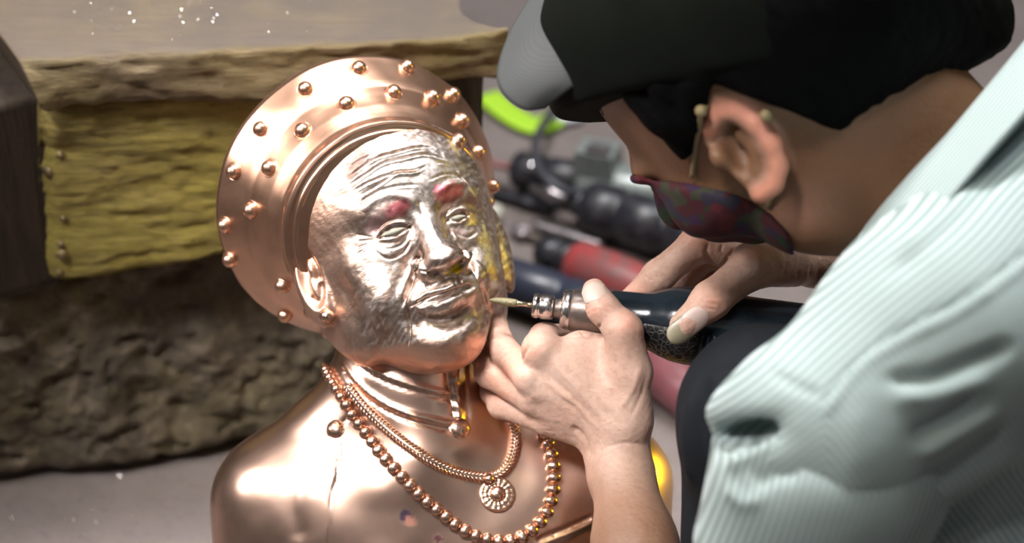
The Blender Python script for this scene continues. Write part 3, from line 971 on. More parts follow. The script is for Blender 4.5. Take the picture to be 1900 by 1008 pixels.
# ---- torso with neck, collar band and shoulders
f = Field((-270, -420, -1600), (160, 0, -1400), 2.0)
f.cone(P(742, 560, 1488), P(760, 700, 1480), 44, 47, 6)
f.cone(P(760, 700, 1480), P(785, 830, 1482), 48, 58, 16)
f.cone(P(700, 735, 1487), P(530, 925, 1490), 36, 50, 28)
f.cone(P(850, 760, 1492), P(1105, 900, 1495), 36, 52, 28)
f.cone(P(522, 930, 1490), P(512, 1330, 1478), 51, 47, 14)
f.cone(P(1130, 905, 1500), P(1130, 1330, 1478), 47, 44, 14)
f.ell(P(800, 1000, 1497), (128, 88, 68), None, 34)
f.ell(P(690, 985, 1462), (58, 52, 34), None, 36)
f.ell(P(960, 1000, 1468), (60, 52, 34), None, 36)
f.ell(P(810, 1250, 1490), (125, 130, 72), None, 34)
# floor cut
vup = np.array([0, 0, 1.0]) @ MC
f.plane(vup * (-CAM_H * 1000 + 2), -vup)
V, Q = f.mesh(2)
s = Sculpt(V, Q); g = s.groove
# collar: two raised bands with edges, overlapping front and placket
g([(628, 640), (655, 668), (690, 695), (740, 716), (800, 733), (840, 740)], 3.0, 1.8, taper=False)
g([(629, 632), (655, 660), (690, 686), (740, 708), (800, 725), (842, 730)], 5.0, -1.6, taper=False)
g([(640, 690), (672, 730), (710, 758), (755, 778), (800, 790), (842, 800)], 3.2, 2.2, taper=False)
g([(642, 680), (674, 720), (712, 748), (757, 768), (802, 780), (842, 788)], 5.0, -2.2, taper=False)
g([(826, 655), (832, 700), (838, 745), (846, 800)], 3.0, 2.5, taper=False)
g([(848, 680), (846, 720), (850, 775)], 8.0, -3.0, taper=False)
g([(866, 670), (866, 720), (868, 775)], 3.0, 2.0, taper=False)
for k in range(9):
    g([(838, 700 + k * 9), (852, 704 + k * 9)], 2.0, 0.8 * (1 if k % 2 else -1), taper=False)
# garment seam at the shoulder
g([(652, 768), (640, 780), (630, 792)], 2.2, 2.0, taper=False)
g([(632, 815), (631, 845), (627, 880), (617, 915)], 2.6, 2.4)
g([(636, 815), (635, 845), (631, 880)], 4, -1.0)
g([(617, 915), (612, 960), (610, 1020)], 2.0, 0.9, taper=False)
g([(1000, 1003), (1045, 985), (1095, 962)], 3.0, 2.5, taper=False)
g([(1000, 1012), (1045, 994), (1095, 972)], 6.0, -2.0, taper=False)
g([(560, 1008), (545, 940), (560, 880)], 18, 1.6)
s.bump(560, 905, 40, 50, 2.0); s.bump(700, 905, 50, 40, 1.2)
s.refresh()
s.V += s.N * (0.9 * vnoise(s.V, 34, 91) + 0.32 * vnoise(s.V, 15, 92))[:, None]
px, py, fr = s.px, s.py, s.face
rag = 5 * vnoise(s.V, 3.0, 14) + 4 * vnoise(s.V, 1.4, 15)
col = np.zeros((len(s.V), 4))
paint(blob(752, 958, 17, 15, 0.2, 0.25), (0.06, 0.045, 0.09), 0.95)
paint(blob(760, 968, 14, 10, -0.5, 0.4), (0.62, 0.28, 0.20), 0.9)
paint(blob(813, 1000, 11, 8, 0.2, 0.3), (0.12, 0.02, 0.05), 0.95)
TV, TQ = s.V, s.Q
me = mesh_np('torso', W(TV), TQ)
set_attr(me, 'paint', col); set_attr(me, 'polish', np.zeros(len(TV)))
torso = link('torso', me, M_body, bust, bust_base)
bvh_torso = bvh_of(W(TV), TQ)

def along(pts, step, start=0.0):
    L = smoothline(pts, 400)
    d = np.r_[0, np.cumsum(np.linalg.norm(np.diff(L, axis=0), axis=1))]
    u = np.arange(start, d[-1], step)
    return np.stack([np.interp(u, d, L[:, 0]), np.interp(u, d, L[:, 1])], 1), u / d[-1]
def surf_path(pts, step, bvh):
    q, u = along(pts, step)
    out = []
    for (x, y), uu in zip(q, u):
        p, nn = hit(bvh, x, y)
        if p is None: continue
        if nn @ (np.array(CAMV) - p) < 0: nn = -nn
        out.append((p, nn, uu))
    return out

# ---- bead necklace: a cord that carries single beads
bp = [(608, 684), (622, 710), (642, 742), (663, 778), (688, 812), (712, 846), (742, 880), (778, 918), (818, 952), (860, 984), (905, 1002), (950, 1003),
      (988, 983), (1014, 950), (1026, 905), (1025, 862), (1014, 820), (1000, 792)]
path = surf_path(bp, 6.0, bvh_torso)
pts = np.array([p + n * 0.002 for p, n, u in path])
V, F = tube_geo(pts, 0.0022, 8)
neck = link('bead_necklace', mesh_np('bead_necklace', V, F), M_cop, bust, pts[len(pts) // 2])
V0, F0 = lathe_geo(np.zeros(3), (0, 0, 1), [(-1, 0.0), (-.98, .45), (-.7, .86), (-.3, 1.04), (.1, 1.06), (.55, .92), (.88, .62), (.99, .3), (1, 0)], 14, np.eye(3))
dist = np.r_[0, np.cumsum(np.linalg.norm(np.diff(pts, axis=0), axis=1))]
u = 0.002; T = np.gradient(pts, axis=0)
bead_me = None
while u < dist[-1]:
    fr_ = u / dist[-1]
    r = 0.0029 + 0.0017 * min(1, fr_ * 5)
    p = np.array([np.interp(u, dist, pts[:, i]) for i in range(3)])
    i = min(len(path) - 1, int(np.searchsorted(dist, u)))
    n = path[i][1]; t = T[i] / np.linalg.norm(T[i])
    R = np.stack([t, np.cross(n, t), n], 1)
    Rj = R @ np.array(Matrix.Rotation(random.uniform(-.25, .25), 3, 'X'))
    V = p + n * 0.0012 + (V0 * [r * 0.93, r * 1.06, r * 0.95] * (1 + random.uniform(-.05, .05))) @ Rj.T
    link('bead', mesh_np('bead', V, F0), M_cop, neck, p)
    u += r * 1.86

# ---- braided cord with chevron links and a flower pendant
cp_ = [(648, 716), (672, 748), (705, 782), (745, 818), (790, 850), (835, 873), (880, 885), (915, 885), (940, 868), (953, 838), (955, 805), (946, 780)]
path = surf_path(cp_, 4.0, bvh_torso)
pts = np.array([p + n * 0.0012 for p, n, u in path]); nn_ = np.array([n for p, n, u in path])
V, F = tube_geo(pts, 0.0034, 10)
cord = link('braided_cord', mesh_np('braided_cord', V, F), M_cop, bust, pts[len(pts) // 2])
dist = np.r_[0, np.cumsum(np.linalg.norm(np.diff(pts, axis=0), axis=1))]
T = np.gradient(pts, axis=0)
us, vs_ = np.meshgrid(np.linspace(0, 2 * math.pi, 9)[:-1], np.linspace(0.001, math.pi - 0.001, 6), indexing='ij')
SV = np.stack([np.sin(vs_) * np.cos(us), np.sin(vs_) * np.sin(us), np.cos(vs_)], -1).reshape(-1, 3)
I = np.arange(48).reshape(8, 6); J = np.roll(I, -1, 0)
SF = np.stack([I[:, :-1], I[:, 1:], J[:, 1:], J[:, :-1]], -1).reshape(-1, 4)
u = 0.001
while u < dist[-1]:
    i = min(len(path) - 1, int(np.searchsorted(dist, u)))
    p = np.array([np.interp(u, dist, pts[:, k]) for k in range(3)]); n = nn_[i]; t = T[i] / np.linalg.norm(T[i]); b = np.cross(n, t)
    parts = []
    for sg in (-1, 1):
        ax = (t * 0.75 + sg * b * 0.66); ax /= np.linalg.norm(ax)
        R = np.stack([ax, np.cross(n, ax), n], 1)
        parts.append((p + b * sg * 0.0020 + n * 0.0018 + (SV * [0.0034, 0.00115, 0.0019]) @ R.T, SF))
    V, F = merge(parts)
    link('chevron_link', mesh_np('chevron_link', V, F), M_cop, cord, p)
    u += 0.0029
p, n = hit(bvh_torso, 922, 918)
R = frame_from(n, np.array([1, 0, 0]))
pr = [(-.002, 0.0128), (.0022, .0128), (.0030, .0120), (.0026, .0105), (.0030, .0090), (.0034, .0068), (.0026, .0060), (.0034, .0056), (.0052, .0048), (.0064, .0030), (.0068, 0)]
V, F = lathe_geo(np.zeros(3), (0, 0, 1), [(-.002, 0)] + pr, 72, np.eye(3))
a = np.arctan2(V[:, 1], V[:, 0]); rr = np.hypot(V[:, 0], V[:, 1])
V[:, 2] -= 0.0007 * (np.abs(np.cos(a * 8)) ** 14) * ((rr > .0062) & (rr < .0115) & (V[:, 2] > .001))
pend = link('pendant', mesh_np('pendant', p + V @ R.T, F), M_cop, cord, p)
p2, n2 = hit(bvh_torso, 903, 886)
V, F = tube_geo([p2 + n2 * .004, (p2 + p) / 2 + n * .005 + 0.3 * (p2 - p), p + (p2 - p) * 0.75 + n * .003], [.0035, .0042, .0030], 12)
link('bail', mesh_np('bail', V, F), M_cop, cord, p2)
# round buttons
for (x, y, r, nm) in [(853, 795, .0074, 'collar_button'), (622, 797, .0066, 'shoulder_button')]:
    p, n = hit(bvh_torso, x, y)
    if n @ (np.array(CAMV) - p) < 0: n = -n
    R = frame_from(n)
    V, F = lathe_geo(p, n, [(-.003, 0), (-.003, r * 1.08), (.0006, r * 1.08), (.0002, r * 1.0), (.0024, r * .94), (.0036, r * .7), (.0044, r * .35), (.0046, 0)], 26, R)
    if nm == 'shoulder_button': V = V + n * (0.0006 * vnoise(V, 0.004, 3))[:, None]
    link(nm, mesh_np(nm, V, F), M_cop, bust, p)

# ================================================================== THE GRINDER IN HIS HANDS
pt_, nt_ = hit(bvh_head, 914, 557)
GT = P(908, 556.5, -to_c(pt_)[2] - 3)                              # burr tip on the statue's cheek
GE = P(1500, 631, 1398)
gax = (GE - GT) / np.linalg.norm(GE - GT)
GR = frame_from(gax, (0, 1, 0))
def gl(prof, n=40): return lathe_geo(GT, gax, prof, n, GR)
M_steel = simple('turned_steel', (0.62, 0.58, 0.55), 0.22, 1.0, 0.15, 200, 0.05)
M_burr = simple('gritty_burr', (0.27, 0.24, 0.14), 0.5, 0.6, 0.3, 900, 0.8)
M_worn = simple('worn_blackened_steel', (0.20, 0.16, 0.14), 0.38, 0.8, 0.5, 120, 0.4)
m = Mat('glossy_black_casing')
n = m.noise(70, 5, 0.7)
m.set(Base_Color=m.mix(m.ramp(n, [(0.63, 0.0), (0.72, 1.0)]), (0.010, 0.016, 0.022), (0.05, 0.05, 0.045)),
      Roughness=m.ramp(n, [(0.5, 0.16), (0.75, 0.34)]), Specular_IOR_Level=0.6)
m.bump(n, 0.08, 0.001)
M_case = m.m
m = Mat('cracked_black_rubber')
v = m.voro(230, 'DISTANCE_TO_EDGE')
m.set(Base_Color=m.mix(m.ramp(v, [(0.02, 0.8), (0.07, 0.0)]), (0.012, 0.013, 0.014), (0.13, 0.12, 0.11)), Roughness=0.45)
m.bump(m.ramp(v, [(0.0, 1.0), (0.15, 0.0)]), 0.5, 0.001)
M_rub = m.m
grinder = empty('die_grinder', W(GT + gax * 110))
tag(grinder, 'black die grinder held in both hands with its burr on the bust cheek', 'grinder')
def gpart(name, prof, mat, n=40):
    V, F = gl(prof, n)
    return link(name, mesh_np(name, W(V), F), mat, grinder, W(GT + gax * prof[0][0]))
gpart('burr', [(0, 0.2), (1.5, 1.2), (4, 2.0), (9, 2.7), (14, 3.0), (18, 2.9), (20, 2.5), (20.3, 0)], M_burr)
gpart('shank', [(19, 0), (19.2, 2.0), (20.5, 2.1), (23, 1.75), (35, 1.7), (35, 0)], simple('brassy_steel_shank', (0.62, 0.55, 0.38), 0.25, 1.0, 0.1, 300, 0.05))
gpart('collet_nut', [(31.0, 3.4), (31, 7.6), (32, 8.8), (35, 8.9), (35.6, 8.2), (37, 8.2), (37.6, 8.9), (44.5, 8.8), (46, 7.8), (46, 3)], M_steel)
gpart('collet_core', [(30.2, 0), (30.4, 3.0), (33, 3.4), (33, 0)], M_worn)
gpart('spindle', [(45, 0), (45.2, 6.6), (49, 6.8), (50, 7.4), (58, 7.4), (58, 0)], M_worn)
gpart('nose_ring', [(52, 7.6), (51.6, 12.0), (52.4, 13.2), (54.5, 14.1), (57.5, 14.6), (58.5, 14.2), (58.5, 8)], M_steel)
gpart('nose_sleeve', [(58, 8), (58.2, 14.2), (60, 15.0), (66, 15.4), (76, 16.2), (84, 17), (86, 16.4), (86, 8)], M_worn)
V, F = gl([(84, 10), (84.4, 16.6), (87, 17.6), (100, 18.2), (110, 18.9), (116, 20.2), (123, 23.2), (131, 25.8), (142, 27.2), (152, 27.0), (165, 25.6), (190, 25.2), (225, 25.2), (240, 23.5), (250, 18), (252, 0)], 64)
link('casing', mesh_np('casing', W(V), F), M_case, grinder, W(GT + gax * 84))
# rubber saddle on the lower half
U = GR[:, 0]
t = np.linspace(90, 150, 50); a = np.linspace(math.radians(96), math.radians(264), 40)
rt = np.interp(t, [84, 100, 110, 116, 123, 131, 142, 152], [17, 18.2, 18.9, 20.2, 23.2, 25.8, 27.2, 27])
cam_side = np.array([0, 0, 1.0]) - gax * gax[2]; cam_side /= np.linalg.norm(cam_side)
upv = np.cross(cam_side, gax); upv /= np.linalg.norm(upv)
if upv[1] < 0: upv = -upv
def gsurf(T, A, off):
    r = np.interp(T, t, rt)[..., None] + off
    return GT + T[..., None] * gax + r * (np.cos(A)[..., None] * upv + np.sin(A)[..., None] * cam_side)
T_, A_ = np.meshgrid(t, a, indexing='ij')
edge = np.clip(np.minimum.reduce([(T_ - 90) / 2, (150 - T_) / 2, (A_ - a[0]) / 0.06, (a[-1] - A_) / 0.06]), 0, 1)
Vg = gsurf(T_, A_, (1.5 * edge - 0.4)[..., None]).reshape(-1, 3)
I = np.arange(T_.size).reshape(T_.shape)
Fg = np.stack([I[:-1, :-1], I[1:, :-1], I[1:, 1:], I[:-1, 1:]], -1).reshape(-1, 4)
link('grip_saddle', mesh_np('grip_saddle', W(Vg), Fg), M_rub, grinder, W(Vg.mean(0)))
for k in range(7):                                                  # cooling ribs
    tk = 152 + k * 4.2
    aa = np.linspace(math.radians(100), math.radians(190), 14)
    rr_ = np.interp(tk, [142, 152, 165, 190], [27.2, 27, 25.6, 25.2])
    ptsr = GT + tk * gax + (rr_ + 0.6) * (np.cos(aa)[:, None] * upv + np.sin(aa)[:, None] * cam_side)
    V, F = tube_geo(ptsr, 1.25, 8)
    link('cooling_rib', mesh_np('cooling_rib', W(V), F), M_case, grinder, W(ptsr[7]))
k0 = P(1215, 548, 1390)

# ================================================================== TOOLS LYING ON THE GROUND
m = Mat('scuffed_black_tool'); n = m.noise(40, 6, 0.7)
m.set(Base_Color=m.mix(m.ramp(n, [(0.5, 0.0), (0.8, 0.7)]), (0.016, 0.016, 0.021), (0.09, 0.085, 0.09)), Roughness=m.ramp(n, [(0.3, 0.25), (0.7, 0.5)]))
m.bump(n, 0.15, 0.002); M_blk = m.m
M_blue = simple('blue_black_casing', (0.030, 0.034, 0.055), 0.35, 0.0, 0.3, 40, 0.1)
m = Mat('worn_red_casing'); n = m.noise(28, 6, 0.7)
m.set(Base_Color=m.mix(m.ramp(n, [(0.45, 0.0), (0.65, 1.0)]), (0.34, 0.05, 0.05), (0.15, 0.09, 0.085)), Roughness=0.38)
m.bump(n, 0.15, 0.002); M_red = m.m
M_pink = simple('faded_red_casing', (0.15, 0.048, 0.055), 0.4, 0.0, 0.3, 30, 0.1)
M_gg = simple('grey_green_casing', (0.20, 0.225, 0.215), 0.32, 0.2, 0.2, 40, 0.1)
M_dst = simple('dull_steel', (0.34, 0.31, 0.32), 0.4, 0.9, 0.3, 60, 0.2)
M_cab = simple('black_rubber_cable', (0.045, 0.045, 0.055), 0.45, 0.0, 0.2, 60, 0.1)
M_slot = simple('dark_slot', (0.012, 0.012, 0.014), 0.5)
def ground_tool(name, label, cat, a, b, parts, group=None, base=None):
    """a, b: pixels of the axis ends on the photograph; parts: (name, profile[(fraction, r mm)], material)"""
    rmax = max(r for _, pr, _ in parts for _, r in pr)
    h = rmax if base is None else base
    A, B = floor_c(*a, h + 1), floor_c(*b, h + 1)
    ax = B - A; L = np.linalg.norm(ax); ax /= L
    e = empty(name, W(floor_c((a[0] + b[0]) / 2, (a[1] + b[1]) / 2, 0)))
    tag(e, label, cat, group)
    for nm, pr, mt in parts:
        V, F = lathe_geo(A, ax, [(f_ * L, r) for f_, r in pr], 32)
        link(nm, mesh_np(nm, W(V), F), mt, e, W(A + ax * pr[0][0] * L))
    return e, A, ax, L
# a) grey green grinder with a switch block, red rod in its nose
e, A, ax, L = ground_tool('angle_grinder', 'grey-green power grinder with a switch block lying nearest the bench leg', 'grinder', (952, 312), (1330, 385), [
    ('collar', [(0, 0), (0, 15), (0.02, 20), (0.14, 21), (0.16, 17), (0.17, 0)], M_blk),
    ('gear_head', [(0.15, 0), (0.15, 16), (0.18, 20), (0.32, 22), (0.34, 18), (0.34, 0)], M_blk),
    ('body', [(0.33, 0), (0.33, 20), (0.36, 27), (0.62, 27), (0.66, 25), (1.0, 24), (1.0, 0)], M_gg)])
R = frame_from(ax, vup)
bx, bf = grid_box(np.zeros(3), np.eye(3), (34, 40, 46), (4, 4, 4))
bx = bx - [4, 20, 23]
bx[:, 1:] *= (1 - 0.004 * np.maximum(bx[:, :1], 0))
link('switch_block', mesh_np('switch_block', W(A + ax * 0.42 * L + bx @ R.T + R[:, 0] * 16), bf, False), M_gg, e, W(A + ax * 0.42 * L))
bx2 = bx * [0.55, 0.45, 0.6]
link('switch', mesh_np('switch', W(A + ax * 0.42 * L + bx2 @ R.T + R[:, 0] * 30 + np.array([0, 0, 10])), bf, False), M_dst, e, W(A + ax * 0.42 * L + R[:, 0] * 30))
B1 = A - ax * 4; B0 = floor_c(868, 294, 19)
V, F = tube_geo([B0, B1], 4.2, 10)
link('rod', mesh_np('rod', W(V), F), simple('red_brown_rod', (0.22, 0.07, 0.065), 0.4), e, W(B1))
V, F = lathe_geo(P(988, 308, -A[2] - 26), (0.1, 0.25, 1), [(0, 0), (0, 6), (3, 6.5), (5, 4), (5.5, 0)], 20)  # added chrome disc standing in for a bright highlight
link('chrome_button', mesh_np('chrome_button', W(V), F), simple('chrome', (0.9, 0.92, 0.97), 0.06, 1.0, 0, 10, 0), e, W(P(988, 308, -A[2] - 26)))
# b) black straight grinder
ground_tool('straight_grinder', 'long black straight grinder with ribbed casing lying behind the raised index finger', 'grinder', (985, 348), (1345, 462), [
    ('tip', [(0, 0), (0, 4), (0.06, 5.5), (0.08, 8), (0.13, 9), (0.15, 6), (0.2, 7), (0.21, 0)], M_dst),
    ('nose', [(0.2, 0), (0.2, 9), (0.24, 14), (0.30, 18), (0.31, 0)], M_blk),
    ('body', [(0.30, 0), (0.30, 24), (0.33, 28), (0.46, 29), (0.47, 26.5), (0.50, 26.5), (0.51, 29), (0.70, 29), (0.71, 25.5), (0.75, 25.5), (0.76, 29), (1.0, 28), (1.0, 0)], M_blk)], base=29)
# c) red grinder
ground_tool('red_grinder', 'scuffed red grinder with black nose lying between two black grinders', 'grinder', (1000, 462), (1270, 575), [
    ('nose', [(0, 0), (0, 11), (0.03, 17), (0.14, 19.5), (0.15, 16), (0.17, 16), (0.18, 20), (0.24, 22), (0.25, 0)], M_blk),
    ('body', [(0.24, 0), (0.24, 22), (0.28, 26), (0.6, 27), (0.8, 24), (1.0, 22), (1.0, 0)], M_red)])
# d) blue black casing below it
ground_tool('black_grinder', 'blue-black grinder lying right behind the burr and collet', 'grinder', (925, 515), (1150, 592), [
    ('nose', [(-0.12, 0), (-0.12, 12), (-0.05, 16), (0.0, 19), (0.0, 0)], M_blue),
    ('body', [(0, 0), (0, 20), (0.06, 24), (0.5, 25), (0.52, 23), (0.56, 23), (0.58, 25), (1.0, 24), (1.0, 0)], M_blue)])
# e) faded red tool under his left hand
ground_tool('faded_grinder', 'dull faded red grinder lying below the held grinder, beside the knee', 'grinder', (1165, 640), (1330, 760), [
    ('body', [(0, 0), (0, 20), (0.08, 26), (0.7, 27), (0.95, 24), (1.0, 20), (1.0, 0)], M_pink),
    ('nose', [(-0.3, 0), (-0.3, 12), (-0.1, 16), (0.01, 20), (0.01, 0)], M_blk)])
# chisels and a slim file
def chisel(name, label, cat, a, b, w, mat, group=None):
    A, B = floor_c(*a, 7), floor_c(*b, 7)
    n_ = 12; q = np.linspace(A, B, n_)
    r = np.interp(np.linspace(0, 1, n_), [0, .1, .5, .55, 1], [w * .5, w, w, w * 1.3, w * 1.3])
    V, F = tube_geo(q, r, 12, (0.55, 1.0), vup)
    o = link(name, mesh_np(name, W(V), F), mat, None, W(floor_c((a[0] + b[0]) / 2, (a[1] + b[1]) / 2, 0)))
    tag(o, label, cat, group)
chisel('chisel', 'slim dark chisel on the ground between black and red grinder, farther one', 'chisel', (985, 412), (1120, 452), 5, M_dst)
chisel('chisel', 'short dark chisel on the ground just above the red grinder nose', 'chisel', (962, 428), (1062, 462), 5, M_worn)
chisel('file', 'thin black steel file lying left of the black straight grinder', 'file', (905, 352), (1030, 388), 7, M_blk)
chisel('steel_rod', 'small bright steel rod lying beside the red grinder nose', 'rod', (948, 420), (975, 436), 6, simple('bright_rod', (0.55, 0.48, 0.5), 0.3, 0.9))
# cable
cpx = [(1120, 120, 4), (1085, 165, 5), (1035, 196, 14), (1005, 235, 30), (993, 275, 44), (1004, 320, 52), (1045, 352, 45), (1110, 372, 24), (1190, 384, 8), (1270, 398, 6), (1340, 420, 6)]
cp3 = np.array([floor_c(x, y, h + 6) for x, y, h in cpx])
cp3 = np.stack([smoothline(cp3[:, [0, i]], 80)[:, 1] if i else smoothline(cp3[:, [0, 1]], 80)[:, 0] for i in range(3)], 1)
V, F = tube_geo(cp3, 5.0, 10)
tag(link('cable', mesh_np('cable', W(V), F), M_cab, None, W(floor_c(1190, 384, 0))), 'grey-black rubber cable arching over the tools behind the cap bill', 'cable')
# bright green strap and pale scraps
gp = [(905, 176), (940, 206), (985, 232), (1015, 228), (1045, 206), (1070, 185), (1100, 168)]
g3 = np.array([floor_c(x, y, 5) for x, y in gp])
g3 = np.stack([smoothline(g3[:, [0, 1]], 50)[:, 0]] + [smoothline(g3[:, [0, i]], 50)[:, 1] for i in (1, 2)], 1)
V, F = tube_geo(g3, 17, 12, (0.16, 1.0), vup)
tag(link('strap', mesh_np('strap', W(V), F), simple('lime_green_webbing', (0.36, 0.62, 0.03), 0.6, 0, 0.2, 80), None, W(floor_c(985, 232, 0))), 'lime green webbing strap lying on the ground behind the bench leg', 'strap')
def lump(name, label, cat, x, y, r, mat, seed):
    c = floor_c(x, y, r[2] * 0.8)
    ff = Field(c - max(r) * 1.6, c + max(r) * 1.6, max(r) / 9)
    Rv = np.stack([np.array([1., 0, 0]) , np.cross(vup, [1., 0, 0]), vup], 1)
    ff.ell(c, r, Rv, 0); ff.ell(c + Rv @ [r[0] * .4, r[1] * .3, r[2] * .2], np.array(r) * .6, Rv, 4)
    V, Q = ff.mesh(1); N = vnormals(V, Q)
    V = V + N * (0.12 * min(r) * fbm(V, max(r) * .8, 3, seed))[:, None]
    tag(link(name, mesh_np(name, W(V), Q), mat, None, W(floor_c(x, y, 0))), label, cat)
M_chalk = simple('pale_chalk', (0.52, 0.50, 0.42), 0.8, 0, 0.2, 60)
lump('pebble', 'pale cream pebble on the ground at the edge of the headdress', 'pebble', 906, 398, (16, 14, 12), M_chalk, 5)
lump('paper_scrap', 'crumpled whitish paper scrap on the ground below the cap bill', 'paper', 1048, 216, (22, 14, 7), simple('crumpled_paper', (0.6, 0.6, 0.66), 0.7), 6)
lump('pebble', 'small lilac pebble on the ground near the chisels', 'pebble', 968, 432, (8, 7, 6), simple('lilac_pebble', (0.5, 0.42, 0.48), 0.5), 8)
# ================================================================== THE CRAFTSMAN
def skin_mat():
    m = Mat('tanned_skin')
    n = m.noise(55, 5, 0.6); n2 = m.noise(260, 4, 0.65); n3 = m.noise(18, 3, 0.5)
    c = m.mix(m.ramp(n3, [(0.4, 0.0), (0.65, 1.0)]), (0.55, 0.35, 0.27), (0.63, 0.43, 0.345))
    c = m.mix(m.ramp(n2, [(0.35, 0.25), (0.55, 0.0)]), c, (0.33, 0.17, 0.12))
    a = m.attr('ruddy', 'Fac')
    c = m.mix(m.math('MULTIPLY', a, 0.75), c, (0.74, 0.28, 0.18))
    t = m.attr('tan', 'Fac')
    c = m.mix(t, c, (0.165, 0.072, 0.028))  # dark skin tone, also carries painted shade on forearm and wrist
    m.set(Base_Color=c, Roughness=m.ramp(n2, [(0.3, 0.40), (0.7, 0.55)]), Subsurface_Weight=0.12, Subsurface_Radius=(1.0, 0.35, 0.2), Subsurface_Scale=0.004, Specular_IOR_Level=0.4)
    b = m.bump(n2, 0.4, 0.0012)
    w = m.noise(70, 5, 0.6, 1.2, m.map((1, 3.0, 1), (0.2, 0.1, 0.5)))
    m.bump(w, 0.35, 0.0016, b)
    return m.m
M_skin = skin_mat()
M_nailp = simple('thumb_nail_keratin', (0.60, 0.47, 0.40), 0.32, 0.0, 0.1, 120, 0.05)
m = Mat('stained_long_nail')
m.set(Base_Color=m.mix(m.attr('free', 'Fac'), (0.58, 0.44, 0.38), m.mix(m.noise(90, 4), (0.24, 0.21, 0.14), (0.40, 0.35, 0.24))), Roughness=0.36)
M_nailo = m.m
M_hair = simple('black_hair', (0.0035, 0.0035, 0.004), 0.75, 0.0, 0.3, 200, 0.6, 0.04)
hip = W(P(1950, 900, 1200)); hip[2] = 0
man = empty('person', hip)
tag(man, 'man in cap and striped pale shirt crouching over bust, holding the held grinder'.replace('the held ', 'a '), 'person')

islands = []     # (V, Q, red and lit mask, tan and shade mask)
DL = 16          # left hand lies a little deeper than first guessed
# ---------- left hand (near the statue's jaw)
f = Field((-42, -336, -1490), (150, 14, -1240), 1.15)
D_ = lambda x, y, d: P(x, y, d + DL)
# back of the hand
for (a, ra, b, rb) in [((1160, 775, 1378), 17, (1006, 650, 1374), 13.0), ((1142, 785, 1382), 16, (984, 700, 1380), 12.0),
                       ((1125, 795, 1388), 15, (990, 742, 1390), 11.0), ((1112, 806, 1394), 14, (1014, 782, 1400), 10.0)]:
    f.cone(D_(*a), D_(*b), ra, rb, 9)
f.cone(D_(1060, 680, 1384), D_(1120, 720, 1384), 15, 17, 14)
f.cone(D_(1080, 640, 1382), D_(1150, 660, 1380), 10, 13, 14)            # web to the thumb
# thumb
f.chain([D_(1163, 775, 1376), D_(1170, 690, 1368), D_(1156, 612, 1360)], [17, 14.5, 13.2], 6, 10)
f.chain([D_(1158, 615, 1360), D_(1118, 572, 1362), D_(1103, 540, 1366)], [13.0, 10.6, 8.6], 5, 3.5)
# index: curls under the grinder
f.chain([D_(1003, 648, 1372), D_(1010, 628, 1405), D_(1050, 625, 1428), D_(1085, 640, 1436)], [13.2, 10.5, 9.2, 8], 5, 4)
f.chain([D_(984, 698, 1380), D_(938, 655, 1404), D_(918, 604, 1424), D_(915, 585, 1432)], [12.2, 10.0, 8.4, 7.2], 5, 3)
f.chain([D_(990, 740, 1390), D_(908, 694, 1410), D_(893, 655, 1432), D_(890, 640, 1440)], [11.5, 9.8, 8.3, 7.4], 5, 2.2)
f.chain([D_(1014, 780, 1400), D_(930, 752, 1414), D_(912, 728, 1432), D_(908, 715, 1438)], [10.6, 9.0, 7.8, 7.0], 5, 2.2)
# wrist and forearm
f.cone(D_(1145, 790, 1386), D_(1155, 880, 1380), 19.5, 19.5, 12)
f.cone(D_(1120, 800, 1392), D_(1140, 880, 1388), 14, 17, 12)
f.cone(D_(1155, 880, 1380), D_(1178, 1010, 1352), 21, 27.5, 12)
EL = P(1235, 1330, 1290)
f.cone(D_(1178, 1010, 1352), EL, 28, 36, 12)
V, Q = f.mesh(1)
s = Sculpt(V, Q); g = s.groove
for (x, y, rx, ry, h) in [(1000, 640, 26, 20, 1.6), (978, 696, 18, 16, 1.2), (985, 738, 16, 12, .9), (1160, 606, 24, 20, 1.5), (1110, 572, 18, 14, .9)]:
    s.bump(x, y, rx, ry, h)
for L, w, d in [([(1082, 578), (1105, 566), (1132, 570)], 2.2, .7), ([(1086, 586), (1108, 575), (1136, 580)], 2.0, .6), ([(1090, 560), (1110, 553), (1130, 558)], 2.0, .5),
                ([(1075, 612), (1092, 625), (1108, 612), (1116, 598)], 3, 1.5), ([(1040, 622), (1065, 626), (1085, 622)], 2.5, 1.0),
                ([(1020, 665), (1070, 720), (1120, 780)], 6, -1.0), ([(1000, 700), (1060, 745), (1110, 795)], 6, -.8), ([(1015, 655), (1080, 690), (1140, 770)], 9, -.9),
                ([(1010, 690), (1060, 735), (1105, 785)], 5, .7), ([(1040, 655), (1090, 700), (1130, 750)], 5, .6), ([(1060, 790), (1085, 815), (1092, 850)], 5, 1.8),
                ([(1090, 790), (1070, 760), (1040, 740)], 5, .8), ([(968, 672), (975, 655), (985, 640)], 3, 1.2), ([(925, 668), (940, 660), (952, 650)], 2, .5),
                ([(1125, 830), (1160, 822), (1195, 826)], 3.5, .7), ([(1150, 760), (1175, 720), (1188, 680)], 6, -.8), ([(1172, 770), (1192, 730), (1200, 690)], 5, .6)]:
    g(L, w, d)
s.refresh()
s.V += s.N * (0.22 * fbm(s.V, 7, 3, 111) + 0.10 * vnoise(s.V, 1.8, 115))[:, None]
px, py = s.px, s.py
rud = np.clip(sum(np.exp(-(((px - x) / rx) ** 2 + ((py - y) / ry) ** 2)) for x, y, rx, ry in [(985, 640, 26, 30), (1105, 575, 28, 18), (1165, 600, 30, 24), (915, 700, 20, 20), (945, 690, 20, 30), (925, 740, 20, 20)]) * 0.45, 0, 1)
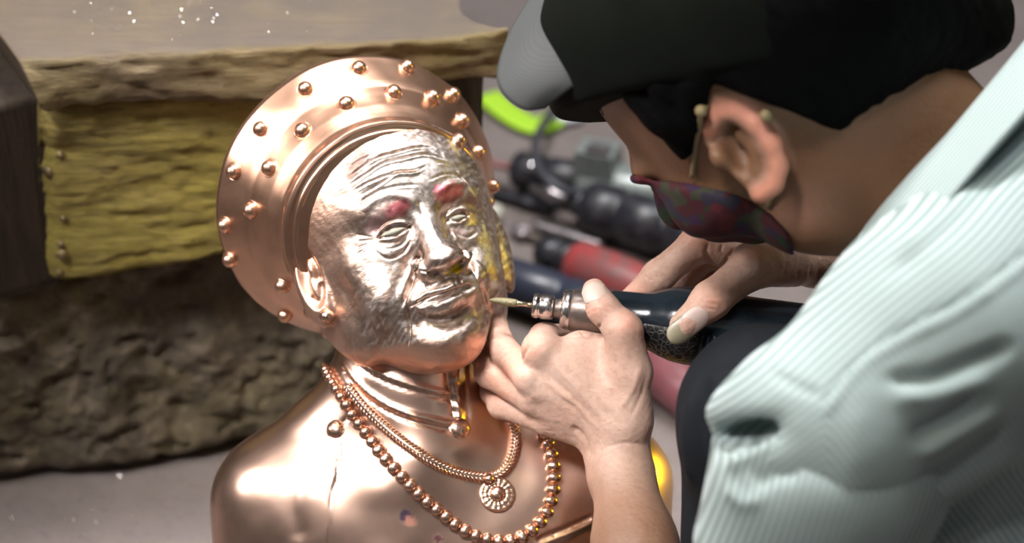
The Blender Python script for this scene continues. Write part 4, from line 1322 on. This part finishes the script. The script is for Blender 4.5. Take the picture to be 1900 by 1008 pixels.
tan_shade = np.clip((py - 790) / 260, 0, 0.75)  # shade on the lower forearm put into the skin colour
islands.append((s.V, s.Q, rud, tan_shade))
bvh_lh = bvh_of(W(s.V), s.Q)
# ---------- right hand on the grinder body
f = Field((60, -58, -1500), (300, 52, -1335), 1.0)
f.cone(P(1620, 490, 1448), P(1530, 486, 1432), 17.5, 17.0, 8)
f.cone(P(1530, 486, 1432), P(1440, 482, 1420), 16.5, 18, 10)
for (x, y, d, r) in [(1402, 474, 1426, 13.5), (1395, 476, 1446, 12.5), (1400, 484, 1464, 11.5), (1415, 494, 1478, 10)]:
    f.cone(P(1520, 486, 1440), P(x, y, d), 14, r, 9)
f.chain([P(1402, 472, 1426), P(1296, 452, 1424), P(1222, 512, 1432), P(1172, 556, 1442)], [14.0, 12.4, 11.0, 9.0], 6, 4)
f.chain([P(1395, 476, 1446), P(1310, 470, 1452), P(1258, 524, 1458), P(1235, 575, 1452)], [12.8, 11.2, 10, 8.5], 5, 2.0)
f.chain([P(1400, 484, 1464), P(1330, 492, 1474), P(1300, 545, 1474), P(1290, 590, 1462)], [11.6, 10.4, 9.4, 8], 5, 1.5)
f.chain([P(1415, 494, 1478), P(1370, 510, 1486), P(1352, 555, 1484), P(1345, 590, 1474)], [10.2, 9.0, 8.2, 7.4], 5, 1.5)
f.chain([P(1470, 488, 1412), P(1392, 498, 1392), P(1318, 558, 1374), P(1268, 604, 1366)], [16.5, 14.0, 12.4, 9.6], 7, 8)
f.ell(P(1335, 480, 1428), (6.5, 6, 8), None, 3)
f.ell(P(1400, 474, 1398), (14, 9, 8), None, 8)                       # thumb joint boss
V, Q = f.mesh(1)
s = Sculpt(V, Q); g = s.groove
s.bump(1290, 440, 24, 20, 1.2); s.bump(1312, 552, 22, 18, 1.0); s.bump(1390, 470, 24, 14, .8)
for L, w, d in [([(1300, 552), (1312, 562), (1330, 566)], 1.8, .9), ([(1296, 560), (1310, 571), (1328, 575)], 1.8, .8), ([(1306, 543), (1322, 551), (1338, 553)], 1.8, .7), ([(1290, 535), (1302, 528), (1316, 532)], 1.8, .6),
                ([(1312, 452), (1310, 470), (1322, 492)], 4, 2.0), ([(1340, 452), (1338, 468), (1352, 478)], 3, 1.3), ([(1362, 462), (1350, 480), (1338, 500)], 3, 1.5),
                ([(1222, 505), (1238, 520), (1250, 535)], 2.2, .7), ([(1196, 512), (1206, 520)], 2, .5),
                ([(1500, 450), (1506, 480), (1502, 520)], 3, 1.2), ([(1480, 455), (1484, 485), (1478, 518)], 3, .8), ([(1515, 450), (1522, 480), (1516, 520)], 2.5, 1.0), ([(1455, 462), (1460, 490), (1450, 515)], 3, .7), ([(1425, 500), (1420, 515), (1405, 530)], 3, .8),
                ([(1395, 455), (1440, 460), (1500, 462)], 4, -.8)]:
    g(L, w, d)
s.refresh()
s.V += s.N * (0.22 * fbm(s.V, 7, 3, 121) + 0.10 * vnoise(s.V, 1.8, 125))[:, None]
px, py = s.px, s.py
rud = np.clip(sum(np.exp(-(((px - x) / rx) ** 2 + ((py - y) / ry) ** 2)) for x, y, rx, ry in [(1288, 440, 28, 20), (1400, 470, 26, 14), (1325, 560, 24, 20), (1310, 600, 24, 12), (1180, 540, 20, 20)]) * 0.45, 0, 1)
tan_shade = np.clip((px - 1440) / 160, 0, 0.7)  # shade at the wrist put into the skin colour
islands.append((s.V, s.Q, rud, tan_shade))
bvh_rh = bvh_of(W(s.V), s.Q)

WS = 1.13
def WW(c): return W(np.asarray(c, float) * WS)
# ---------- head and neck
HCN = np.array([147.0, 114.0, -1145.0])
hd = np.array([.57, -.82, 0]); hf0 = np.array([-.82, -.57, 0])
c38, s38 = math.cos(math.radians(38)), math.sin(math.radians(38))
hf = hf0 * c38 + np.array([0, 0, -1]) * s38
hl = np.array([0, 0, 1]) * c38 + hf0 * s38
hf /= np.linalg.norm(hf); hd = hd - hf * (hd @ hf); hd /= np.linalg.norm(hd); hl = hl - hf * (hl @ hf) - hd * (hl @ hd); hl /= np.linalg.norm(hl)
ct_, st_ = math.cos(math.radians(18)), math.sin(math.radians(18))
hd, hl = hd * ct_ - hl * st_, hl * ct_ + hd * st_                    # head leaning to the far shoulder
HCN = P(1385, 268, 1085) - 74 * hl - 24 * hd + 4 * hf
H3 = np.stack([hf, -hd, hl], 1)
def H(u, v, w): return HCN + hf * u + hd * v + hl * w
def head_field(lo, hi, h, grow=0.0, ears=True):
    f = Field(lo, hi, h)
    gr = grow
    f.ell(H(-8, -8, 0), np.array((98, 88, 75)) + gr, H3, 4)
    f.ell(H(30, 36, 0), np.array((60, 60, 60)) + gr, H3, 18)
    f.ell(H(34, 68, 0), np.array((46, 32, 47)) + gr, H3, 16)
    f.ell(H(66, 86, 0), np.array((20, 17, 22)) + gr, H3, 12)
    f.cone(H(86, 22, 0), H(106, 58, 0), 8 + gr, 12 + gr, 8)
    for sg in (-1, 1):
        f.ell(H(76, 12, sg * 26), np.array((14, 8, 24)) + gr, H3, 10)
        f.ell(H(54, 48, sg * 44), np.array((26, 22, 20)) + gr, H3, 14)
        f.ell(H(-2, 74, sg * 50), np.array((22, 22, 16)) + gr, H3, 14)
        f.ell(H(92, 28, sg * 31), (12, 10, 17), H3, 8, 'cut')
        f.ell(H(72, 29, sg * 31), np.array((13, 13, 14)) + gr, H3, 3)
    f.cone(H(80, 70, -18), H(80, 70, 18), 13 + gr, 13 + gr, 8)
    f.cone(H(-34, 46, 0), P(1800, 430, 1150), 54 + gr, 60 + gr, 22)
    f.ell(P(1530, 410, 1140), np.array((34, 20, 30)) + gr, None, 16)
    f.cone(P(1800, 430, 1150), P(1950, 700, 1150), 60 + gr, 75, 20)
    return f
lo, hi = (10, -140, -1300), (300, 235, -1030)
f = head_field(lo, hi, 2.0)
hfF = f; hfD = f.D.copy()
def head_pt(px, py, off=0.0):
    for d in np.arange(1040, 1290, 1.0):
        c = P(px, py, d)
        i = np.round((c - hfF.lo) / hfF.h).astype(int)
        if (i >= 0).all() and (i < hfF.n).all() and hfD[tuple(i)] < 0:
            return P(px, py, d - off)
    return P(px, py, 1140)
# ear
eb = head_pt(1385, 275)
ez = np.array([-0.15, 0.10, 1.0])
ER = frame_from(ez, P(1425, 355, 1085) - P(1352, 205, 1085))
pz = -eb[2] - 10
f.ell(P(1388, 278, pz + 4), (27, 15, 6), ER, 5)
f.ell(P(1376, 280, pz - 5), (19, 10, 11), ER, 3, 'cut')
f.chain([P(1318, 262, pz + 8), P(1316, 232, pz - 1), P(1335, 208, pz - 4), P(1362, 205, pz - 6), P(1400, 228, pz - 7), P(1430, 268, pz - 6), P(1442, 308, pz - 3), P(1432, 340, pz), P(1412, 356, pz + 2)],
        [3.6, 4.6, 5.6, 6.2, 6.4, 6.4, 6.4, 6.8, 6.8], 3, 2)
f.chain([P(1370, 250, pz), P(1402, 280, pz - 2), P(1405, 320, pz)], [3.2, 3.6, 4], 3, 4)
f.ell(P(1333, 292, pz + 3), (7, 5, 6), ER, 5)                        # tragus
V, Q = f.mesh(3)
px, py = PIX(V)
rd_, _t = seg_dist(px, py, smoothline([(1316, 240), (1330, 208), (1362, 200), (1402, 226), (1434, 268), (1446, 310), (1434, 345), (1412, 360)], 40))
ruddy_lit = np.clip(1.3 - rd_ / 26, 0, 1) * (V[:, 2] > -pz - 16)  # red ear rim, its lit look painted into the skin colour
ruddy_lit = np.maximum(ruddy_lit, 0.35 * np.exp(-(((px - 1485) / 60) ** 2 + ((py - 385) / 40) ** 2)))  # lit patch on the jaw angle painted into the skin
islands.append((V * WS, Q, np.clip(ruddy_lit * 1.2, 0, 1), np.full(len(V), 0.9) * (1 - np.clip(ruddy_lit, 0, 1))))
# ---------- trunk and arms under the shirt (coarse)
f = Field((60, -420, -1480), (520, 90, -960), 5.0)
f.cone(P(1800, 430, 1150), P(1950, 640, 1140), 58, 80, 20)
SHL = P(1570, 850, 1030)
f.cone(P(1930, 640, 1120), SHL, 66, 46, 24)
f.cone(SHL, EL / WS, 44, 36, 14)
f.cone(P(1950, 680, 1160), P(2150, 1150, 1250), 105, 115, 30)
SHR = P(1900, 480, 1330)
f.cone(P(1950, 660, 1160), SHR, 70, 46, 24)
f.cone(SHR, P(1840, 640, 1300), 42, 32, 12)
f.cone(P(1840, 640, 1300), P(1620, 490, 1448) / WS, 32, 16, 8)
f.cone(EL / WS, P(1200, 1120, 1340) / WS, 31, 25, 10)
V, Q = f.mesh(1)
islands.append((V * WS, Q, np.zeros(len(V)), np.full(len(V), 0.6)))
Vb, Qb, o = [], [], 0
for V, Q, r_, t_ in islands:
    Vb.append(V); Qb.append(Q + o); o += len(V)
me = mesh_np('body', W(np.concatenate(Vb)), np.concatenate(Qb))
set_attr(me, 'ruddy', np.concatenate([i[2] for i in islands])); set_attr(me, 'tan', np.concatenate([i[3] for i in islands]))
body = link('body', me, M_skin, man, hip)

# ---------- nails
def nail(bvh, root, tip, wid, mat, lift=0.8, over=0.0, curve=0.9, sx=14, name='fingernail'):
    """curved plate from root pixel to tip pixel laid on the finger; over = free length past the tip (mm)"""
    p0, n0 = hit(bvh, *root); p1, n1 = hit(bvh, *tip)
    a, b = to_c(p0), to_c(p1)
    n = (n0 + n1) @ MC; n /= np.linalg.norm(n)
    ax = b - a; L = np.linalg.norm(ax); ax /= L
    n = n - ax * (n @ ax); n /= np.linalg.norm(n)
    if n[2] < 0: n = -n
    bx = np.cross(n, ax)
    u, v = np.meshgrid(np.linspace(0, 1, 24), np.linspace(-1, 1, 17), indexing='ij')
    LT = L + over
    w = wid * np.where(u < 0.25, np.sqrt(np.clip(1 - ((0.25 - u) / 0.27) ** 2, 0, 1)) * 0.9 + 0.1, 1.0)
    w = np.where(u > 0.7, w * np.sqrt(np.clip(1 - ((u - 0.7) / 0.315) ** 2, 0.02, 1)), w)
    th = v * curve
    off = wid * (np.cos(th) - 1) / math.sin(curve) * 0.9
    rise = lift - 0.9 * (2 * u - 1) ** 2 * 0.8
    top = a + (u * LT)[..., None] * ax + (w * np.sin(th) / math.sin(curve))[..., None] * bx + (off * (w / wid) + rise)[..., None] * n
    bot = top - n * 0.7
    k = u.shape
    Vn = np.concatenate([top.reshape(-1, 3), bot.reshape(-1, 3)])
    I = np.arange(u.size).reshape(k); q = np.stack([I[:-1, :-1], I[1:, :-1], I[1:, 1:], I[:-1, 1:]], -1).reshape(-1, 4)
    rim = np.concatenate([I[0, :], I[1:, -1], I[-1, -2::-1], I[-2:0:-1, 0]])
    rq = np.stack([rim, np.roll(rim, -1), np.roll(rim, -1) + u.size, rim + u.size], 1)
    Fn = np.concatenate([q, q[:, ::-1] + u.size, rq])
    me = mesh_np(name, W(Vn), Fn)
    fr_ = np.clip((u + 0.12 * v * v - 0.52) / 0.08 + 0.7 * vnoise(top, 2.0, 7), 0, 1).ravel()
    set_attr(me, 'free', np.concatenate([fr_, fr_]))
    return link(name, me, mat, man, W(a))
tag(nail(bvh_lh, (1106, 557), (1096, 527), 8.3, M_nailp, 0.9, 1.0), 'short broad nail of the left thumb')
tag(nail(bvh_rh, (1312, 578), (1262, 618), 8.4, M_nailo, 0.9, 9.0, 0.8), 'long stained nail of the right thumb')

# ---------- hair, cap, mask
f = Field((10, -40, -1300), (300, 235, -1030), 2.0)
f.ell(H(-12, -8, 0), (105, 95, 83), H3, 2)
f.ell(H(-62, 22, 0), (48, 42, 58), H3, 14)
f.cone(H(-72, 0, 0), P(1750, 40, 1135), 62, 40, 24)
a = P(1420, 200, 1090)
f.plane(a, (-.336, -.94, 0.0))
f.plane(P(1645, 222, 1090), (0.50, -.86, 0.0), 4)
f.plane(P(1150, 175, 1090), (-.80, -.60, 0), 4)
hp = lambda x, y: head_pt(x, y, 1.0)
f.chain([hp(1175, 150), hp(1225, 215), hp(1266, 288)], [11, 9, 3], 6, 4)
f.chain([hp(1285, 150), hp(1282, 215), hp(1272, 285)], [10, 8, 3], 6, 4)
f.chain([hp(1235, 150), hp(1250, 215), hp(1268, 270)], [11, 9, 4], 6, 4)
f.cone(P(1130, 150, 1140), P(1090, 150, 1145), 16, 9, 6)
for (x, y, x2, y2) in [(1085, 150, 1100, 205), (1105, 150, 1122, 215), (1125, 160, 1140, 205), (1095, 140, 1084, 180)]:
    f.cone(P(x, y, 1142), P(x2, y2, 1144), 6, 1.2, 3)
V, Q = f.mesh(1); N = vnormals(V, Q)
V += N * (0.9 * vnoise(V @ H3 * [1, 0.35, 1], 5, 131))[:, None]
link('hair', mesh_np('hair', WW(V), Q), M_hair, man, WW(HCN))

m = Mat('dark_olive_cap_cloth')
m.set(Base_Color=m.mix(m.noise(20, 4), (0.004, 0.005, 0.0038), (0.009, 0.0105, 0.008)), Roughness=0.9, Specular_IOR_Level=0.06)
m.bump(m.noise(220, 3), 0.25, 0.001); M_cap = m.m
f = Field((-60, -40, -1320), (300, 260, -1020), 2.5)
f.ell(H(0, -16, 0), (116, 98, 87), H3, 2)
f.plane(P(1290, 152, 1080), (.13, -.99, 0.05), 4)
f.plane(P(1605, 45, 1100), (.78, -.62, 0.0), 3)
f.chain([P(1110, 150, 1105), P(1200, 143, 1075), P(1290, 150, 1062), P(1400, 140, 1062), P(1500, 108, 1075), P(1580, 70, 1090)], [2.5, 2.5, 2.5, 2.5, 2.5, 2.5], 2, 4)
V, Q = f.mesh(5)
cap = link('cap', mesh_np('cap', WW(V), Q), M_cap, man, WW(H(0, -80, 0)))
# bill
ss = np.linspace(0, 1, 30); tt = np.linspace(0, 1, 22)
def interp3(pts, u):
    pts = np.array([P(*p) for p in pts]); k = np.linspace(0, 1, len(pts))
    sm = np.stack([smoothline(np.stack([k, pts[:, i]], 1), 160)[:, 1] for i in range(3)], 1)
    return np.stack([np.interp(u, np.linspace(0, 1, 160), sm[:, i]) for i in range(3)], -1)
root = interp3([(1118, 128, 1112), (1085, 60, 1130), (1078, -20, 1165), (1110, -100, 1215)], ss)
tipp = interp3([(1010, 199, 1112), (968, 201, 1110), (932, 170, 1116), (926, 130, 1130), (950, 60, 1160), (1000, -20, 1195), (1070, -100, 1225)], ss)
cc = (root[:, None] * (1 - tt)[None, :, None] + tipp[:, None] * tt[None, :, None])
arch = np.sin(math.pi * tt)[None, :] * 10 * np.sin(math.pi * np.clip(ss + 0.12, 0, 1))[:, None]
cc[..., 2] += arch; cc[..., 0] -= arch * 0.3
I = np.arange(cc.shape[0] * cc.shape[1]).reshape(cc.shape[:2]); q = np.stack([I[:-1, :-1], I[1:, :-1], I[1:, 1:], I[:-1, 1:]], -1).reshape(-1, 4)
Vt = cc.reshape(-1, 3); Nn = vnormals(Vt, q)
if Nn[:, 2].mean() < 0: Nn = -Nn
k = len(Vt)
rim = np.concatenate([I[0, :], I[1:, -1], I[-1, -2::-1], I[-2:0:-1, 0]])
Vv = np.concatenate([Vt + Nn * 1.6, Vt - Nn * 1.6])
Fv = np.concatenate([q, q[:, ::-1] + k, np.stack([rim, np.roll(rim, -1), np.roll(rim, -1) + k, rim + k], 1)])
m = Mat('grey_ribbed_bill_cloth')
w = m.N.new('ShaderNodeTexWave'); w.inputs['Scale'].default_value = 190; w.bands_direction = 'Z'; m.L.new(m.co, w.inputs['Vector'])
m.set(Base_Color=m.mix(w.outputs[1], (0.043, 0.045, 0.045), (0.050, 0.052, 0.052)), Roughness=0.8); m.bump(w.outputs[1], 0.06, 0.0004)
link('bill', mesh_np('bill', WW(Vv), Fv), m.m, cap, WW(cc[0, 0]))

f = head_field((10, -140, -1300), (300, 235, -1030), 2.2, 3.5)
f.plane(P(1205, 316, 1100), (.22, .97, 0.0), 8)
f.plane(P(1400, 368, 1100), (.67, .74, 0.12), 8)
f.plane(P(1470, 440, 1100), (.90, .30, 0.1), 3)
V, Q = f.mesh(1); N = vnormals(V, Q)
V += N * (1.0 * vnoise(V, 14, 141))[:, None]
m = Mat('printed_face_cloth')
v = m.voro(120, out='Color'); 
sepc = m.N.new('ShaderNodeSeparateColor'); m.L.new(v, sepc.inputs[0])
c = m.ramp(sepc.outputs[0], [(0.0, (0.05, 0.005, 0.01)), (0.42, (0.085, 0.008, 0.012)), (0.55, (0.012, 0.028, 0.012)), (0.68, (0.03, 0.007, 0.036)), (0.8, (0.02, 0.015, 0.03)), (0.92, (0.03, 0.03, 0.016))], 'CONSTANT')
m.set(Base_Color=c, Roughness=0.85)
mask = link('face_mask', mesh_np('face_mask', WW(V), Q), m.m, man, WW(H(60, 80, 0)))
L = [head_pt(1284, 328, 3), head_pt(1290, 280, 3), head_pt(1298, 235, 6), head_pt(1303, 206, 9), P(1330, 196, pz + 2), P(1390, 200, pz + 4), head_pt(1420, 214, 4), P(1440, 250, pz + 6), P(1450, 320, pz + 12), head_pt(1425, 385, 3)]
L = np.array(L)
L = np.stack([smoothline(np.stack([np.linspace(0, 1, len(L)), L[:, i]], 1), 60)[:, 1] for i in range(3)], 1)
V, F = tube_geo(L, 1.5, 8)
M_loop = simple('khaki_cord', (0.22, 0.17, 0.09), 0.7)
link('ear_loop', mesh_np('ear_loop', WW(V), F), M_loop, mask, WW(L[0]))
for (x, y) in [(1301, 206), (1421, 215)]:
    c = head_pt(x, y, 11)
    V, F = lathe_geo(c, (0.2, 0.3, 1), [(-3, 0), (-2.5, 2.5), (0, 3.6), (2.5, 2.4), (3, 0)], 14)
    link('cord_knot', mesh_np('cord_knot', WW(V), F), simple('pale_knot', (0.26, 0.20, 0.10), 0.6), mask, WW(c))

# ---------- shirt
m = Mat('pale_striped_shirt_cloth')
st = m.attr('stripe', 'Fac')
sn = m.math('SINE', m.math('MULTIPLY', st, 2 * math.pi / 3.4))
k = m.ramp(m.math('ADD', m.math('MULTIPLY', sn, 0.5), 0.5), [(0.30, 0.0), (0.62, 1.0)])
c = m.mix(k, (0.225, 0.285, 0.27), (0.45, 0.535, 0.53))
m.set(Base_Color=c, Roughness=0.8, Specular_IOR_Level=0.25, Sheen_Weight=0.15)
m.bump(m.noise(30, 4), 0.15, 0.004)
M_shirt = m.m
f = Field((95, -330, -1330), (520, 130, -880), 3.0)
f.cone(P(1965, 440, 1060), P(1760, 640, 1015), 70, 66, 20)
f.cone(P(1760, 640, 1015), P(1548, 800, 1000), 66, 54, 20)
f.cone(P(1548, 800, 1000), P(1475, 790, 1000), 54, 36, 18)
f.cone(P(1900, 560, 1120), P(2060, 1200, 1150), 96, 130, 30)
f.cone(P(1730, 640, 1080), P(1830, 1150, 1100), 56, 105, 30)
f.cone(P(1960, 480, 1140), P(1900, 500, 1330), 80, 56, 30)
f.ell(P(1370, 770, 1010), (16, 12, 16), None, 16)
RZ = np.array([[.96, -.28, 0], [.28, .96, 0], [0, 0, 1.0]])
f.ell(P(1392, 799, 985), (16, 4.5, 30), RZ, 12, 'cut')
V, Q = f.mesh(5)
s = Sculpt(V, Q); g = s.groove
seam = [(1530, 745), (1560, 705), (1600, 662), (1680, 612), (1760, 572), (1840, 520), (1905, 470)]
arm = [(1530, 745), (1575, 770), (1625, 808), (1668, 860), (1698, 920), (1710, 1010)]
g(seam, 5, 2.0, taper=False); g([(x + 8, y + 12) for x, y in seam], 8, -1.6, taper=False)
g([(1640, 705), (1720, 702), (1800, 672), (1880, 640)], 14, 4.0); g([(1660, 740), (1740, 735), (1840, 700)], 18, -3.0)
g([(1690, 810), (1750, 780), (1810, 735)], 14, 4.0); g([(1700, 850), (1760, 815), (1850, 760)], 13, -3.5)
g([(1705, 905), (1780, 855), (1870, 790)], 13, 5.0); g([(1720, 935), (1800, 885), (1890, 830)], 11, -3.5)
g([(1735, 975), (1810, 925), (1890, 865)], 12, 4.0); g([(1745, 1005), (1830, 960)], 12, -3.0)
g([(1880, 300), (1760, 420), (1640, 520)], 16, 2.5); g([(1900, 250), (1780, 380), (1660, 480)], 18, -3.0)
g([(1430, 690), (1470, 712), (1520, 735)], 8, 2.0)
s.refresh()
s.V += s.N * (1.6 * vnoise(s.V, 45, 151))[:, None]
px, py = s.px, s.py
seam_y = np.interp(px, [x for x, y in seam], [y for x, y in seam])
back = (py > seam_y) & (px > 1530)
c_ = s.V
warp = 2.5 * vnoise(c_, 60, 155)
stripe = np.where(back, c_[:, 0] * .80 + c_[:, 1] * .60, -c_[:, 0] * .64 + c_[:, 1] * .77) + warp
me = mesh_np('shirt', WW(s.V), s.Q); set_attr(me, 'stripe', stripe)
shirt = link('shirt', me, M_shirt, man, WW(P(1900, 700, 1100)))
# sleeve
f = Field((80, -420, -1340), (250, -40, -900), 2.6)
f.cone(P(1590, 850, 1005), P(1530, 900, 1005), 50, 52, 20)
f.cone(P(1530, 900, 1005), P(1500, 1080, 1040), 53, 54, 20)
f.cone(P(1500, 1080, 1040), P(1400, 1230, 1140), 54, 50, 20)
f.cone(P(1440, 860, 1005), P(1420, 1010, 1010), 26, 34, 20)
f.ell(P(1375, 815, 1012), (14, 10, 14), None, 10)
f.ell(P(1390, 800, 982), (17, 5.5, 30), RZ, 12, 'cut')
V, Q = f.mesh(5)
s = Sculpt(V, Q); g = s.groove
g([(1340, 830), (1385, 800), (1440, 790)], 16, 6); g([(1350, 868), (1400, 845), (1465, 815)], 10, -4)
g([(1395, 900), (1430, 880), (1480, 868)], 18, 4); g([(1350, 905), (1380, 935), (1410, 925)], 14, -2.5)
s.bump(1560, 860, 80, 30, -3)
s.refresh(); s.V += s.N * (1.4 * vnoise(s.V, 35, 161))[:, None]
c_ = s.V
me = mesh_np('sleeve', WW(s.V), s.Q); set_attr(me, 'stripe', c_[:, 0] * .96 - c_[:, 1] * .27 + 2 * vnoise(c_, 50, 165))
link('sleeve', me, M_shirt, shirt, WW(P(1530, 900, 1005)))
# collar: a folded band standing round the neck
tops = np.array([P(x, y, d) for x, y, d in [(1905, 70, 1075), (1840, 150, 1062), (1760, 245, 1055), (1690, 320, 1055), (1625, 395, 1065), (1585, 450, 1085), (1560, 505, 1110)]])
bots = np.array([P(x, y, d) for x, y, d in [(1960, 130, 1020), (1890, 215, 1005), (1815, 300, 1000), (1745, 385, 1000), (1680, 460, 1010), (1620, 515, 1030), (1570, 550, 1060)]])
def sm3(pts, n): return np.stack([smoothline(np.stack([np.linspace(0, 1, len(pts)), pts[:, i]], 1), n)[:, 1] for i in range(3)], 1)
A_, B_ = sm3(tops, 60), sm3(bots, 60)
v_ = np.linspace(0, 1, 14)
outer = A_[:, None] * (1 - v_)[None, :, None] + B_[:, None] * v_[None, :, None]
outer[..., 2] += (6 * np.sin(math.pi * v_ * 0.6))[None]
inner = outer[:, ::-1].copy() + np.array([3.0, -2.0, -9.0])
ring = np.concatenate([outer, inner], 1)
n1_, n2_ = ring.shape[:2]
I = np.arange(n1_ * n2_).reshape(n1_, n2_); J = np.roll(I, -1, 1)
q = np.stack([I[:-1], I[1:], J[1:], J[:-1]], -1).reshape(-1, 4)
Vc = ring.reshape(-1, 3)
me = mesh_np('collar', WW(Vc), q)
w_ = np.concatenate([v_, v_[::-1]]) * 48
set_attr(me, 'stripe', np.broadcast_to(w_[None], (n1_, n2_)).ravel() + 0.5 * vnoise(Vc, 30, 5))
link('collar', me, M_shirt, shirt, WW(tops[3]))

# ---------- trousers: knee raised between shirt and grinder
m = Mat('navy_black_denim')
m.set(Base_Color=m.mix(m.noise(18, 5, 0.6), (0.009, 0.010, 0.013), (0.022, 0.025, 0.030)), Roughness=0.9, Specular_IOR_Level=0.1)
m.bump(m.noise(300, 2), 0.2, 0.001); M_den = m.m
f = Field((90, -470, -1520), (430, 10, -1080), 3.5)
KN = P(1420, 740, 1262)
FT = KN - vup * 300
f.cone(KN, P(1900, 800, 1240), 46, 74, 20)
f.cone(P(1405, 760, 1262), FT, 48, 40, 18)
f.ell(P(1370, 800, 1262), (34, 44, 40), None, 16)
f.plane(vup * (-CAM_H * 1000 + 1), -vup)
V, Q = f.mesh(5)
s = Sculpt(V, Q); g = s.groove
g([(1322, 690), (1360, 682), (1400, 690)], 4, 1.8); g([(1312, 700), (1300, 780), (1306, 860), (1330, 930)], 9, 5); g([(1290, 720), (1276, 800), (1285, 900)], 9, -3)
g([(1340, 700), (1325, 780), (1335, 850)], 9, -3); g([(1262, 830), (1270, 920), (1290, 1000)], 7, 3)
g([(1380, 620), (1450, 610)], 10, -2)
s.refresh(); s.V += s.N * (1.0 * vnoise(s.V, 30, 171))[:, None]
link('trousers', mesh_np('trousers', W(s.V), s.Q), M_den, man, W(KN))
